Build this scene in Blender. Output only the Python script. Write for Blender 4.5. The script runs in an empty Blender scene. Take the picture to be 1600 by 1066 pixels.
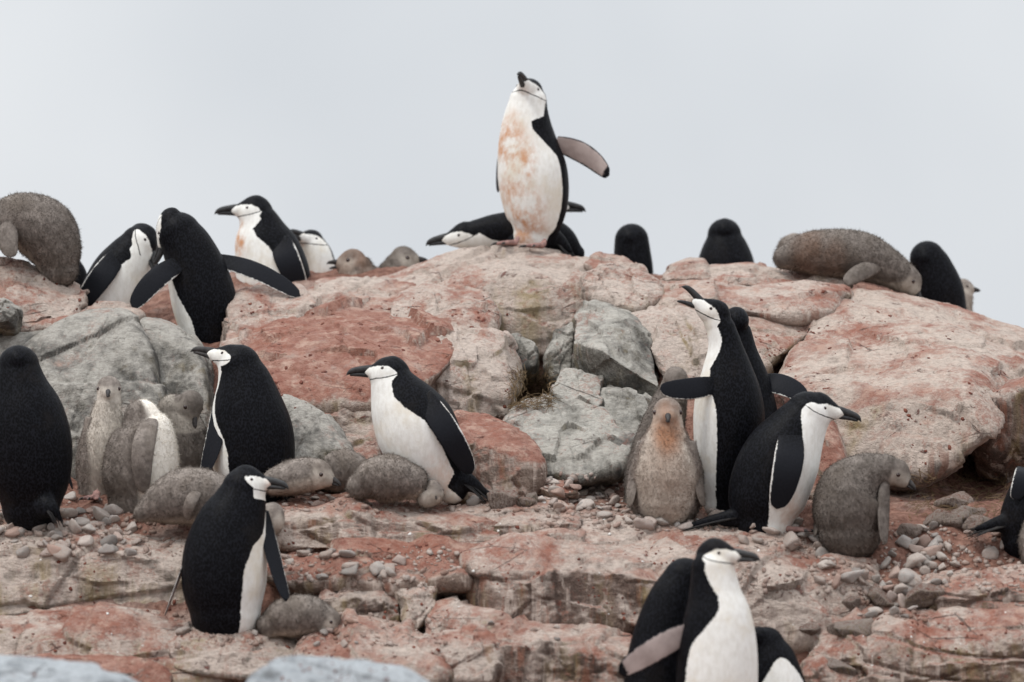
import bpy, bmesh, math, random
import numpy as np
from mathutils import Vector
from mathutils.bvhtree import BVHTree

S = bpy.context.scene
COL = S.collection
rng = np.random.default_rng(7)
random.seed(7)

# ------------------------------------------------------------------ camera
FOC, PITCH, OFF = 200.0, math.radians(1.075), 10.0
cam_d = bpy.data.cameras.new('camera')
cam = bpy.data.objects.new('camera', cam_d)
COL.objects.link(cam)
cam.rotation_euler = (math.pi / 2 + PITCH, 0, 0)
cam_d.lens = FOC
cam_d.sensor_width = 36.0
cam_d.clip_start = 0.1
cam_d.clip_end = 5000
cam_d.dof.use_dof = True
cam_d.dof.focus_distance = 19.6
cam_d.dof.aperture_fstop = 1.9
S.camera = cam

# ------------------------------------------------------------------ light
SUN_EL, SUN_AZ = math.radians(60), math.radians(238)
w = bpy.data.worlds.new('World')
S.world = w
w.use_nodes = True
nt = w.node_tree
nt.nodes.clear()
sky = nt.nodes.new('ShaderNodeTexSky')
sky.sky_type = 'NISHITA'
sky.sun_disc = False
sky.sun_elevation = SUN_EL
sky.sun_rotation = SUN_AZ
sky.air_density = 1.0
sky.dust_density = 3.0
tc = nt.nodes.new('ShaderNodeTexCoord')
ns = nt.nodes.new('ShaderNodeTexNoise')
ns.inputs['Scale'].default_value = 7.0
ns.inputs['Detail'].default_value = 4
nt.links.new(tc.outputs['Generated'], ns.inputs['Vector'])
rp = nt.nodes.new('ShaderNodeValToRGB')
rp.color_ramp.elements[0].position = 0.3
rp.color_ramp.elements[0].color = (0.65, 0.685, 0.73, 1)
rp.color_ramp.elements[1].position = 0.7
rp.color_ramp.elements[1].color = (0.81, 0.835, 0.865, 1)
nt.links.new(ns.outputs['Fac'], rp.inputs['Fac'])
sc = nt.nodes.new('ShaderNodeVectorMath')
sc.operation = 'SCALE'
sc.inputs['Scale'].default_value = 10.0
nt.links.new(rp.outputs['Color'], sc.inputs[0])
# an overcast dome is brighter overhead than at the horizon
sz = nt.nodes.new('ShaderNodeSeparateXYZ')
nt.links.new(tc.outputs['Generated'], sz.inputs[0])
gr = nt.nodes.new('ShaderNodeMapRange')
gr.inputs[1].default_value, gr.inputs[2].default_value = 0.1, 1.0
gr.inputs[3].default_value, gr.inputs[4].default_value = 10.0, 25.0
nt.links.new(sz.outputs[2], gr.inputs[0])
nt.links.new(gr.outputs[0], sc.inputs['Scale'])
mx = nt.nodes.new('ShaderNodeMix')
mx.data_type = 'RGBA'
mx.inputs[0].default_value = 0.93          # thick cloud cover over the clear sky
nt.links.new(sky.outputs['Color'], mx.inputs[6])
nt.links.new(sc.outputs[0], mx.inputs[7])
bg = nt.nodes.new('ShaderNodeBackground')
bg.inputs['Strength'].default_value = 0.1
nt.links.new(mx.outputs[2], bg.inputs['Color'])
wo = nt.nodes.new('ShaderNodeOutputWorld')
nt.links.new(bg.outputs[0], wo.inputs['Surface'])

sd = bpy.data.lights.new('sun', 'SUN')
sd.energy = 1.5
sd.angle = math.radians(11)
sd.color = (1.0, 0.97, 0.93)
sun = bpy.data.objects.new('sun', sd)
COL.objects.link(sun)
sx = math.cos(SUN_EL) * math.sin(SUN_AZ)
sy = math.cos(SUN_EL) * math.cos(SUN_AZ)
sun.rotation_euler = Vector((sx, sy, math.sin(SUN_EL))).to_track_quat('Z', 'Y').to_euler()

S.view_settings.view_transform = 'Standard'
S.view_settings.look = 'None'
S.view_settings.exposure = 0.04
S.view_settings.gamma = 1.0
S.view_settings.use_curve_mapping = False

# ------------------------------------------------------------------ helpers
K = 36.0 / FOC / 1600.0
CP, SP = math.cos(PITCH), math.sin(PITCH)


def P(px, py, Y, dy=0.0):
    """world point seen at photo pixel (px, py) at nominal depth Y (+ dy)"""
    a, b = (px - 800) * K, (533 - py) * K
    d = np.array([a, CP - b * SP, SP + b * CP])
    return d * ((Y + OFF + dy) / d[1])


def mpp(Y):
    return (Y + OFF) * K


def unit(v):
    v = np.asarray(v, float)
    return v / max(1e-9, np.linalg.norm(v))


def sstep(a, b, x):
    t = np.clip((np.asarray(x, float) - a) / (b - a), 0, 1)
    return t * t * (3 - 2 * t)


_G = rng.normal(size=(512, 3))
_G /= np.linalg.norm(_G, axis=1)[:, None]
_PM = rng.permutation(512)


def perlin(p):
    i = np.floor(p).astype(np.int64)
    f = p - i
    u = f * f * f * (f * (f * 6 - 15) + 10)
    res = np.zeros(len(p))
    for dx in (0, 1):
        wx = u[:, 0] if dx else 1 - u[:, 0]
        for dy in (0, 1):
            wy = u[:, 1] if dy else 1 - u[:, 1]
            for dz in (0, 1):
                wz = u[:, 2] if dz else 1 - u[:, 2]
                h = _PM[(_PM[(_PM[(i[:, 0] + dx) & 511] + i[:, 1] + dy) & 511] + i[:, 2] + dz) & 511]
                g = _G[h]
                res += wx * wy * wz * (g[:, 0] * (f[:, 0] - dx) + g[:, 1] * (f[:, 1] - dy) + g[:, 2] * (f[:, 2] - dz))
    return res


def fbm(p, octv=4, gain=0.5):
    r, a = np.zeros(len(p)), 1.0
    for k in range(octv):
        r += a * perlin(p * (2.03 ** k) + 17.3 * k)
        a *= gain
    return r


def ridge(p, octv=3):
    r, a = np.zeros(len(p)), 1.0
    for k in range(octv):
        r += a * (1 - 2 * np.abs(perlin(p * (2.1 ** k) + 9.1 * k)))
        a *= 0.5
    return r


def new_mesh(name, V, F, mat=None, smooth=True, attrs=None):
    me = bpy.data.meshes.new(name)
    V = np.asarray(V, float)
    if isinstance(F, np.ndarray):
        n, k = F.shape
        me.vertices.add(len(V))
        me.vertices.foreach_set('co', V.astype(np.float32).ravel())
        me.loops.add(n * k)
        me.loops.foreach_set('vertex_index', F.astype(np.int32).ravel())
        me.polygons.add(n)
        me.polygons.foreach_set('loop_start', np.arange(0, n * k, k, dtype=np.int32))
        me.update(calc_edges=True)
    else:
        me.from_pydata([tuple(v) for v in V], [], F)
    me.validate()
    if smooth:
        me.polygons.foreach_set('use_smooth', [True] * len(me.polygons))
    for k_, a in (attrs or {}).items():
        at = me.attributes.new(k_, 'FLOAT', 'POINT')
        at.data.foreach_set('value', np.asarray(a, np.float32))
    if mat:
        me.materials.append(mat)
    me.update()
    return me


def link(name, me, parent=None):
    o = bpy.data.objects.new(name, me)
    COL.objects.link(o)
    if parent:
        o.parent = parent
    return o


def tag(o, label=None, cat=None, group=None, kind=None):
    for k_, v in (('label', label), ('category', cat), ('group', group), ('kind', kind)):
        if v:
            o[k_] = v
    return o


def catmull(pts, n):
    pts = np.asarray(pts, float)
    m = len(pts)
    q = np.vstack([2 * pts[0] - pts[1], pts, 2 * pts[-1] - pts[-2]])
    out = []
    for s in np.linspace(0, m - 1 - 1e-9, n):
        i = int(s)
        t = s - i
        a, b, c, d = q[i], q[i + 1], q[i + 2], q[i + 3]
        out.append(0.5 * (2 * b + (c - a) * t + (2 * a - 5 * b + 4 * c - d) * t * t + (3 * b - a - 3 * c + d) * t ** 3))
    return np.array(out)


# ------------------------------------------------------------------ materials
class NT:
    def __init__(self, name):
        self.m = bpy.data.materials.new(name)
        self.m.use_nodes = True
        self.t = self.m.node_tree
        self.t.nodes.clear()
        self.out = self.t.nodes.new('ShaderNodeOutputMaterial')
        self.b = self.t.nodes.new('ShaderNodeBsdfPrincipled')
        self.t.links.new(self.b.outputs[0], self.out.inputs['Surface'])

    def n(self, ty, **kw):
        nd = self.t.nodes.new(ty)
        for k_, v in kw.items():
            setattr(nd, k_, v)
        return nd

    def l(self, a, b):
        self.t.links.new(a, b)

    def put(self, sock, v):
        if hasattr(v, 'is_output'):
            self.l(v, sock)
        else:
            if not isinstance(v, (int, float)) and len(v) == 3 and sock.type == 'RGBA':
                v = (*v, 1)
            sock.default_value = v

    def math(self, op, a, b=0.0, c=0.0, clamp=False):
        nd = self.n('ShaderNodeMath', operation=op, use_clamp=clamp)
        self.put(nd.inputs[0], a)
        self.put(nd.inputs[1], b)
        self.put(nd.inputs[2], c)
        return nd.outputs[0]

    def ss(self, x, a, b, lo=0.0, hi=1.0):
        nd = self.n('ShaderNodeMapRange', interpolation_type='SMOOTHSTEP')
        self.put(nd.inputs[0], x)
        nd.inputs[1].default_value = a
        nd.inputs[2].default_value = b
        nd.inputs[3].default_value = lo
        nd.inputs[4].default_value = hi
        return nd.outputs[0]

    def mix(self, f, a, b, mode='MIX'):
        nd = self.n('ShaderNodeMix', data_type='RGBA', blend_type=mode)
        self.put(nd.inputs[0], f)
        self.put(nd.inputs[6], a)
        self.put(nd.inputs[7], b)
        return nd.outputs[2]

    def noise(self, co, scale, detail=4, rough=0.55, dist=0.0):
        nd = self.n('ShaderNodeTexNoise')
        self.l(co, nd.inputs['Vector'])
        nd.inputs['Scale'].default_value = scale
        nd.inputs['Detail'].default_value = detail
        nd.inputs['Roughness'].default_value = rough
        nd.inputs['Distortion'].default_value = dist
        return nd.outputs['Fac']

    def voro(self, co, scale, feature='F1', out='Distance', rnd=1.0):
        nd = self.n('ShaderNodeTexVoronoi', feature=feature)
        self.l(co, nd.inputs['Vector'])
        nd.inputs['Scale'].default_value = scale
        nd.inputs['Randomness'].default_value = rnd
        return nd.outputs[out]

    def mapped(self, co, scale, loc=(0, 0, 0)):
        nd = self.n('ShaderNodeMapping')
        self.l(co, nd.inputs[0])
        nd.inputs['Scale'].default_value = scale
        nd.inputs['Location'].default_value = loc
        return nd.outputs[0]

    def coords(self):
        tcn = self.n('ShaderNodeTexCoord')
        oi = self.n('ShaderNodeObjectInfo')
        s = self.n('ShaderNodeVectorMath', operation='SCALE')
        s.inputs[0].default_value = (37.0, 11.0, 53.0)
        self.l(oi.outputs['Random'], s.inputs['Scale'])
        a = self.n('ShaderNodeVectorMath', operation='ADD')
        self.l(tcn.outputs['Object'], a.inputs[0])
        self.l(s.outputs[0], a.inputs[1])
        self.rand = oi.outputs['Random']
        return a.outputs[0]

    def attr(self, name):
        nd = self.n('ShaderNodeAttribute', attribute_name=name)
        return nd.outputs['Fac']

    def bump(self, h, strength, dist):
        nd = self.n('ShaderNodeBump')
        nd.inputs['Strength'].default_value = strength
        nd.inputs['Distance'].default_value = dist
        self.l(h, nd.inputs['Height'])
        self.l(nd.outputs[0], self.b.inputs['Normal'])

    def done(self, col, rough=0.8, spec=0.3):
        self.put(self.b.inputs['Base Color'], col)
        self.put(self.b.inputs['Roughness'], rough)
        self.put(self.b.inputs['Specular IOR Level'], spec)
        return self.m


TONE = 0.73          # how bright the dry stone is overall


def rock_mat(name, lo, hi, white=0.0, red=0.0, yellow=0.0, dark=0.0, whitecol=(0.64, 0.53, 0.455), pink=(0.40, 0.195, 0.14), fleck=1.0):
    lo, hi = tuple(c * TONE for c in lo), tuple(c * TONE for c in hi)
    pink, whitecol = tuple(c * (TONE + .04) for c in pink), tuple(c * (TONE + .13) for c in whitecol)
    t = NT(name)
    co = t.coords()
    geo = t.n('ShaderNodeNewGeometry')
    sep = t.n('ShaderNodeSeparateXYZ')
    t.l(geo.outputs['Normal'], sep.inputs[0])
    up = sep.outputs['Z']
    n1 = t.noise(co, 3.2, 7, 0.6, 0.3)
    n2 = t.noise(co, 11, 9, 0.65, 0.2)
    n3 = t.noise(t.mapped(co, (1, 1, 1), (5, 9, 2)), 5.5, 8, 0.62, 0.5)
    grain = t.noise(co, 150, 3, 0.6)
    grain2 = t.noise(t.mapped(co, (1, 1, 2.2)), 60, 5, 0.7)
    streak = t.noise(t.mapped(co, (16, 16, 2.2)), 1.0, 7, 0.6, 0.25)
    streak2 = t.noise(t.mapped(co, (9, 9, 1.3), (3, 1, 8)), 1.0, 6, 0.6, 0.2)
    steep = t.ss(up, 0.75, 0.25)
    # mineral body
    col = t.mix(t.ss(n2, 0.36, 0.64), lo, hi)
    col = t.mix(t.ss(t.noise(t.mapped(co, (6, 6, 1.6), (7, 7, 7)), 1.0, 8, 0.65), 0.49, 0.63, 0, 0.75), col, tuple(0.42 * c for c in lo))
    col = t.mix(t.ss(grain, 0.42, 0.66, 0, 0.5), col, tuple(0.35 * c for c in lo))
    col = t.mix(t.ss(grain2, 0.55, 0.75, 0, 0.45), col, tuple(min(1, 1.5 * c) for c in hi))
    if dark:
        col = t.mix(t.ss(t.math('ADD', n3, t.math('MULTIPLY', n2, 0.35)), 0.82 - 0.25 * dark, 0.92 - 0.2 * dark, 0, 0.8), col, (0.055, 0.052, 0.048))
    # dried white guano wash, running down steep faces
    wm = t.math('ADD', t.math('MULTIPLY', n1, 0.80), t.math('MULTIPLY', streak, 0.60))
    wm = t.math('ADD', wm, t.ss(up, -0.1, 0.8, -0.20, 0.10))
    wmask = t.ss(wm, 0.80 - 0.42 * white, 1.06 - 0.42 * white, 0, 0.95)
    wcol = t.mix(t.ss(grain2, 0.35, 0.75), whitecol, tuple(0.62 * c for c in whitecol))
    wcol = t.mix(t.ss(n2, 0.58, 0.72, 0, 0.5), wcol, tuple(0.9 * c for c in lo))
    col = t.mix(wmask, col, wcol)
    # white and rusty trickles down the faces
    dr = t.noise(t.mapped(co, (30, 30, 1.7), (4, 4, 1)), 1.0, 5, 0.6, 0.15)
    col = t.mix(t.math('MULTIPLY', t.math('MULTIPLY', t.ss(dr, 0.535, 0.65), steep), min(.8, .9 * white)), col, tuple(1.08 * c for c in whitecol))
    dr2 = t.noise(t.mapped(co, (22, 22, 1.4), (8, 2, 5)), 1.0, 5, 0.6, 0.15)
    col = t.mix(t.math('MULTIPLY', t.math('MULTIPLY', t.ss(dr2, 0.56, 0.68), steep), min(.75, red)), col, (0.25, 0.10, 0.06))
    # yellow green algae streaks on steep faces
    if yellow:
        ym = t.math('MULTIPLY', t.ss(streak2, 0.56 - 0.1 * yellow, 0.70), steep)
        col = t.mix(t.math('MULTIPLY', ym, 0.75 * min(1, yellow + .3)), col, t.mix(n2, (0.36, 0.26, 0.10), (0.22, 0.17, 0.09)))
    # red krill stained guano, thickest where it can lie
    rm = t.math('ADD', t.math('MULTIPLY', n3, 0.95), t.math('MULTIPLY', t.ss(up, 0.0, 0.75), 0.46))
    rm = t.math('ADD', rm, t.math('MULTIPLY', streak, 0.22))
    rm = t.math('ADD', rm, t.math('MULTIPLY', t.math('SUBTRACT', t.noise(co, 30, 8, 0.75), 0.5), 0.55))
    rmask = t.ss(rm, 1.18 - 0.50 * red, 1.46 - 0.50 * red, 0, 0.92)
    rcol = t.mix(t.ss(t.noise(co, 26, 7, 0.7), 0.35, 0.68), pink, (0.19, 0.058, 0.036))
    rcol = t.mix(t.ss(t.noise(co, 15, 8, 0.7), 0.48, 0.66, 0, 0.75), rcol, (0.47, 0.32, 0.25))
    col = t.mix(rmask, col, rcol)
    # granular rust dust lying in drifts
    du = t.math('ADD', t.noise(co, 44, 9, 0.8, 0.4), t.math('MULTIPLY', t.math('SUBTRACT', n1, 0.5), 0.55))
    du = t.math('ADD', du, t.math('MULTIPLY', t.math('SUBTRACT', n3, 0.5), 0.45))
    du = t.math('MULTIPLY', t.ss(du, 0.535, 0.65), t.ss(up, -0.2, 0.4))
    col = t.mix(t.math('MULTIPLY', du, 0.62 * min(1, fleck)), col, (0.27, 0.10, 0.065))
    # clotted dark red patches and small flecks
    cl = t.math('MULTIPLY', t.ss(t.noise(co, 19, 8, 0.75, 0.6), 0.60, 0.68), t.ss(n1, 0.40 - 0.1 * fleck, 0.62 - 0.1 * fleck))
    cl = t.math('MULTIPLY', cl, t.ss(up, -0.35, 0.35))
    col = t.mix(t.math('MULTIPLY', cl, 0.85 * min(1, fleck)), col, (0.155, 0.035, 0.024))
    vd = t.math('ADD', t.voro(t.mapped(co, (1, 1, 1), (2, 2, 2)), 23), t.math('MULTIPLY', t.math('SUBTRACT', grain2, 0.5), 0.5))
    spots = t.math('MULTIPLY', t.ss(vd, 0.20, 0.11), t.ss(n3, 0.46, 0.54))
    col = t.mix(t.math('MULTIPLY', spots, 0.35 * min(1, fleck)), col, (0.18, 0.045, 0.03))
    # fine dark cracks
    cr = t.voro(t.mapped(co, (1.0, 1.0, 2.6)), 4.2, 'DISTANCE_TO_EDGE')
    warp = t.math('ADD', cr, t.math('MULTIPLY', t.math('SUBTRACT', n2, 0.5), 0.10))
    crm = t.math('MULTIPLY', t.ss(t.math('ABSOLUTE', warp), 0.014, 0.003), t.ss(n1, 0.54, 0.66))
    col = t.mix(t.math('MULTIPLY', crm, 0.6), col, (0.06, 0.045, 0.038))
    h = t.math('ADD', t.math('MULTIPLY', n2, 1.0), t.math('MULTIPLY', grain, 0.16))
    h = t.math('ADD', h, t.math('MULTIPLY', grain2, 0.2))
    h = t.math('ADD', h, t.math('MULTIPLY', streak, 0.25))
    h = t.math('SUBTRACT', h, t.math('MULTIPLY', crm, 0.45))
    h = t.math('ADD', h, t.math('MULTIPLY', cl, 0.2))
    t.bump(h, 0.95, 0.034)
    return t.done(col, 0.82, 0.25)


GREY_LO, GREY_HI = (0.185, 0.169, 0.143), (0.41, 0.38, 0.33)
M_GRANITE = rock_mat('grey_granite', GREY_LO, GREY_HI, white=0.48, red=0.12, yellow=0.25, dark=1.0, whitecol=(0.52, 0.485, 0.43), fleck=0.3)
M_BLOCK = rock_mat('grey_faceted_stone', GREY_LO, (0.41, 0.39, 0.345), white=0.42, red=0.12, yellow=0.45, dark=0.6, whitecol=(0.55, 0.515, 0.455), fleck=0.7)
M_PALE = rock_mat('guano_washed_stone', (0.24, 0.21, 0.175), (0.46, 0.40, 0.34), white=0.98, red=0.30, yellow=0.9, dark=0.3, fleck=1.0)
M_SLOPE = rock_mat('rust_smeared_pale_stone', (0.27, 0.215, 0.18), (0.48, 0.40, 0.34), white=0.95, red=0.47, yellow=0.7, dark=0.2, whitecol=(0.64, 0.525, 0.445), fleck=1.3)
M_PINK = rock_mat('pink_washed_stone', (0.27, 0.195, 0.16), (0.47, 0.36, 0.30), white=0.95, red=0.50, yellow=0.15, dark=0.0, fleck=1.1)
M_RED = rock_mat('red_stained_stone', (0.26, 0.17, 0.13), (0.42, 0.32, 0.26), white=0.70, red=0.90, yellow=0.35, dark=0.15, fleck=1.1)
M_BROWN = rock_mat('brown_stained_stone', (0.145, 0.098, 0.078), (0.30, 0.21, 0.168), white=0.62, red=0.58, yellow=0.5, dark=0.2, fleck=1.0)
M_LEDGE = rock_mat('pale_ledge_stone', (0.22, 0.155, 0.125), (0.40, 0.30, 0.245), white=0.86, red=0.56, yellow=0.7, dark=0.2, fleck=1.1)
M_COLD = rock_mat('cold_grey_stone', (0.24, 0.26, 0.28), (0.46, 0.49, 0.51), white=0.5, red=0.0, yellow=0.0, dark=0.45, whitecol=(0.54, 0.57, 0.59), fleck=0.0)


def ground_mat():
    t = NT('red_guano_mud')
    co = t.coords()
    n1 = t.noise(co, 2.6, 7, 0.65)
    n2 = t.noise(co, 22, 8, 0.7)
    col = t.mix(t.ss(n2, 0.3, 0.7), (0.13, 0.055, 0.04), (0.34, 0.19, 0.14))
    col = t.mix(t.ss(n1, 0.48, 0.66, 0, 0.7), col, (0.42, 0.33, 0.28))
    col = t.mix(t.ss(t.noise(co, 60, 5, 0.7), 0.56, 0.66, 0, 0.7), col, (0.11, 0.035, 0.025))
    v = t.voro(co, 38)
    t.bump(t.math('ADD', n2, t.math('MULTIPLY', v, 0.5)), 0.9, 0.03)
    return t.done(col, 0.9, 0.2)


M_GROUND = ground_mat()


def pebble_mat():
    t = NT('pebble_stone')
    co = t.coords()
    n = t.noise(co, 22, 6, 0.65)
    r = t.n('ShaderNodeValToRGB')
    cr = r.color_ramp
    cols = [(0.0, (0.20, 0.19, 0.175)), (0.22, (0.46, 0.42, 0.38)), (0.42, (0.34, 0.275, 0.235)), (0.6, (0.54, 0.48, 0.43)),
            (0.76, (0.38, 0.25, 0.20)), (0.9, (0.42, 0.39, 0.36)), (1.0, (0.27, 0.25, 0.23))]
    cr.elements[0].position, cr.elements[0].color = 0, (*cols[0][1], 1)
    cr.elements[1].position, cr.elements[1].color = 1, (*cols[-1][1], 1)
    for p_, c_ in cols[1:-1]:
        e = cr.elements.new(p_)
        e.color = (*c_, 1)
    t.l(t.rand, r.inputs[0])
    col = t.mix(t.ss(n, 0.35, 0.7, 0, 0.55), r.outputs[0], (0.2, 0.175, 0.155))
    col = t.mix(t.ss(t.noise(co, 12, 5, 0.7), 0.52, 0.66, 0, 0.75), col, (0.34, 0.17, 0.125))
    t.bump(n, 0.5, 0.006)
    return t.done(col, 0.8, 0.3)


M_PEBBLE = pebble_mat()


def plumage_mat():
    t = NT('penguin_plumage')
    co = t.coords()
    pat, strap, sm, st, un = t.attr('pat'), t.attr('strap'), t.attr('strapm'), t.attr('stain'), t.attr('under')
    jag = t.noise(co, 130, 4, 0.7)
    jag2 = t.noise(co, 45, 3, 0.6)
    e = t.math('ADD', pat, t.math('MULTIPLY', t.math('SUBTRACT', jag, 0.5), 0.012))
    e = t.math('ADD', e, t.math('MULTIPLY', t.math('SUBTRACT', jag2, 0.5), 0.010))
    wm = t.ss(e, -0.0018, 0.0018)
    sl = t.math('ABSOLUTE', t.math('ADD', strap, t.math('MULTIPLY', t.math('SUBTRACT', jag, 0.5), 0.006)))
    line = t.math('MULTIPLY', t.ss(sl, 0.0024, 0.0011), sm)
    wm = t.math('MULTIPLY', wm, t.math('SUBTRACT', 1.0, line))
    fe = t.noise(t.mapped(co, (1, 1, 0.45)), 70, 5, 0.6)
    soil = t.noise(co, 7, 6, 0.65)
    white = t.mix(t.ss(fe, 0.35, 0.7), (0.80, 0.79, 0.75), (0.70, 0.68, 0.63))
    white = t.mix(t.ss(soil, 0.47, 0.70, 0, 0.55), white, (0.63, 0.55, 0.42))
    rs = t.noise(t.mapped(co, (1, 1, 0.75)), 19, 6, 0.65)
    white = t.mix(t.math('MULTIPLY', st, t.ss(rs, 0.40, 0.66)), white, (0.52, 0.24, 0.105))
    und = t.mix(t.ss(t.noise(co, 18, 5), 0.35, 0.7), (0.60, 0.52, 0.49), (0.46, 0.385, 0.36))
    white = t.mix(un, white, und)
    fv = t.voro(t.mapped(co, (1, 1, 0.6)), 185)
    black = t.mix(t.ss(fv, 0.30, 0.80), (0.0028, 0.0028, 0.0034), (0.0100, 0.0105, 0.0135))
    black = t.mix(t.ss(soil, 0.52, 0.75, 0, 0.6), black, (0.015, 0.0125, 0.0115))
    dot = t.math('MULTIPLY', t.ss(t.voro(co, 90), 0.13, 0.05), t.ss(t.noise(co, 9, 4), 0.6, 0.72))
    black = t.mix(t.math('MULTIPLY', dot, 0.5), black, (0.10, 0.095, 0.09))
    wing = t.attr('wing')
    black = t.mix(t.math('MULTIPLY', wing, 0.8), black, (0.014, 0.0148, 0.0185))
    col = t.mix(wm, black, white)
    h = t.math('ADD', t.math('MULTIPLY', fv, 0.5), fe)
    t.bump(h, 0.18, 0.005)
    return t.done(col, t.math('ADD', 0.48, t.math('MULTIPLY', wm, 0.35)), 0.06)


M_PLUM = plumage_mat()


def down_mat(name='chick_down', soft=0.0):
    t = NT(name)
    co = t.coords()
    pat, st = t.attr('pat'), t.attr('stain')
    n = t.noise(co, 30, 6, 0.7)
    n2 = t.noise(co, 8, 5, 0.6)
    base = t.mix(t.ss(n, 0.3, 0.7), (0.155, 0.132, 0.115), (0.32, 0.277, 0.245))
    base = t.mix(t.ss(n2, 0.45, 0.68, 0, 0.6), base, (0.16, 0.13, 0.105))
    light = t.mix(t.ss(n, 0.3, 0.7), (0.40, 0.35, 0.30), (0.58, 0.52, 0.45))
    light = t.mix(t.attr('cream'), light, (0.93, 0.87, 0.78))
    e = t.math('ADD', pat, t.math('MULTIPLY', t.math('SUBTRACT', n2, 0.5), 0.05))
    col = t.mix(t.ss(e, -0.015, 0.015), base, light)
    col = t.mix(t.math('MULTIPLY', st, t.ss(n2, 0.22, 0.6)), col, (0.30, 0.15, 0.085))
    tn = t.n('ShaderNodeVectorMath', operation='SCALE')
    t.l(col, tn.inputs[0])
    t.l(t.attr('tone'), tn.inputs['Scale'])
    col = tn.outputs[0]
    t.bump(t.noise(co, 95, 5, 0.75), 0.35, 0.006)
    if soft:
        tr = t.n('ShaderNodeBsdfTranslucent')
        t.l(col, tr.inputs['Color'])
        ms = t.n('ShaderNodeMixShader')
        ms.inputs[0].default_value = soft
        t.l(t.b.outputs[0], ms.inputs[1])
        t.l(tr.outputs[0], ms.inputs[2])
        t.l(ms.outputs[0], t.out.inputs['Surface'])
    return t.done(col, 0.95, 0.08)


M_DOWN = down_mat()
M_FUZZ = down_mat('loose_down', 0.38)


def simple_mat(name, c1, c2, scale=60, rough=0.6, spec=0.3, bump=0.3):
    t = NT(name)
    co = t.coords()
    n = t.noise(co, scale, 5, 0.65)
    t.bump(n, bump, 0.004)
    return t.done(t.mix(t.ss(n, 0.3, 0.7), c1, c2), rough, spec)


M_BILL = simple_mat('bill_horn', (0.010, 0.010, 0.011), (0.035, 0.034, 0.034), 60, 0.5, 0.35)
M_BILLG = simple_mat('dusty_bill_horn', (0.018, 0.016, 0.016), (0.055, 0.049, 0.046), 50, 0.6, 0.3)
M_EYE = simple_mat('eye_brown', (0.018, 0.007, 0.005), (0.035, 0.012, 0.008), 30, 0.12, 0.6, 0.0)
M_FOOT = simple_mat('foot_skin', (0.36, 0.20, 0.17), (0.17, 0.10, 0.09), 60, 0.6, 0.3)
M_CLAW = simple_mat('claw_horn', (0.02, 0.018, 0.017), (0.05, 0.045, 0.04), 60, 0.5)
M_TAIL = simple_mat('tail_feather', (0.006, 0.006, 0.007), (0.028, 0.024, 0.022), 90, 0.6, 0.2)
M_STRAW = simple_mat('dry_straw', (0.10, 0.065, 0.035), (0.24, 0.17, 0.10), 20, 0.9, 0.1)
M_CHIP = simple_mat('dark_red_guano', (0.10, 0.03, 0.022), (0.20, 0.075, 0.05), 15, 0.85, 0.2)
M_GRAVEL = simple_mat('mixed_gravel', (0.20, 0.12, 0.09), (0.40, 0.34, 0.30), 9, 0.9, 0.2)
M_PFEATH = simple_mat('shed_feather', (0.6, 0.58, 0.54), (0.75, 0.73, 0.7), 30, 0.8, 0.1)

# ------------------------------------------------------------------ terrain
GY = [-14.0, 0.0, 5.0, 7.0, 7.9, 8.3, 8.6, 8.85, 9.1, 9.5, 9.75, 10.2, 10.6, 10.95, 11.3, 12.0, 14.0, 22.0, 60.0, 3000.0]


def zrow(py, Y):
    return P(800, py, Y)[2]


GZ = [-1.75, -1.6, -1.25, zrow(1200, 7.0), zrow(1200, 7.9), zrow(1130, 8.3), zrow(1050, 8.6), zrow(895, 8.88), zrow(806, 9.1),
      zrow(758, 9.5), zrow(655, 9.75), zrow(545, 10.2), zrow(475, 10.6), zrow(430, 10.95), zrow(432, 11.3), zrow(480, 12.0), -0.4, -1.8, -3.0, -6.0]


def ground_z(x, Y):
    z = np.interp(Y, GY, GZ)
    px = 800 + x / mpp(np.maximum(Y, 6.0))
    up_ = sstep(9.4, 10.2, Y) * (1 - sstep(14, 30, Y))
    z = z - up_ * (0.27 * sstep(1280, 1650, px) + 0.12 * sstep(420, 60, px) + 0.4 * sstep(1700, 3200, px) + 0.3 * sstep(0, -1400, px))
    z = z - 0.06 * sstep(9.0, 8.8, Y) * sstep(6.0, 7.5, Y) + 0.14 * np.exp(-((px - 1400) / 70.0) ** 2 - ((Y - 8.74) / 0.12) ** 2)
    z = z - 0.42 * np.exp(-((px - 855) / 80.0) ** 2 - ((Y - 10.2) / 0.3) ** 2) - 0.15 * np.exp(-((px - 1225) / 45.0) ** 2 - ((Y - 10.1) / 0.3) ** 2)
    z = z - 0.16 * np.exp(-((px - 1520) / 90.0) ** 2 - ((Y - 9.75) / 0.3) ** 2)
    return z


xs = np.concatenate([np.linspace(-400, -5, 24), np.linspace(-4.5, -2.2, 24), np.linspace(-2.15, 2.15, 230), np.linspace(2.2, 4.5, 24), np.linspace(5, 400, 24)])
ys = np.concatenate([np.linspace(-14, 6.5, 14), np.linspace(6.6, 12, 240), np.linspace(12.1, 16, 24), np.linspace(17, 60, 16), [120, 300, 900, 3000]])
XX, YY = np.meshgrid(xs, ys)
gz = ground_z(XX.ravel(), YY.ravel())
gp = np.column_stack([XX.ravel(), YY.ravel() + OFF, gz])
near = (np.abs(XX.ravel()) < 6) & (YY.ravel() < 18) & (YY.ravel() > 4)
dz = 0.05 * fbm(gp * 2.2, 4) + 0.022 * fbm(gp * 9, 3) + 0.008 * ridge(gp * 30, 2)
gp[:, 2] += np.where(near, dz, 0.15 * perlin(gp * 0.35))
nx, ny = len(xs), len(ys)
ii = np.arange(nx * ny).reshape(ny, nx)
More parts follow.
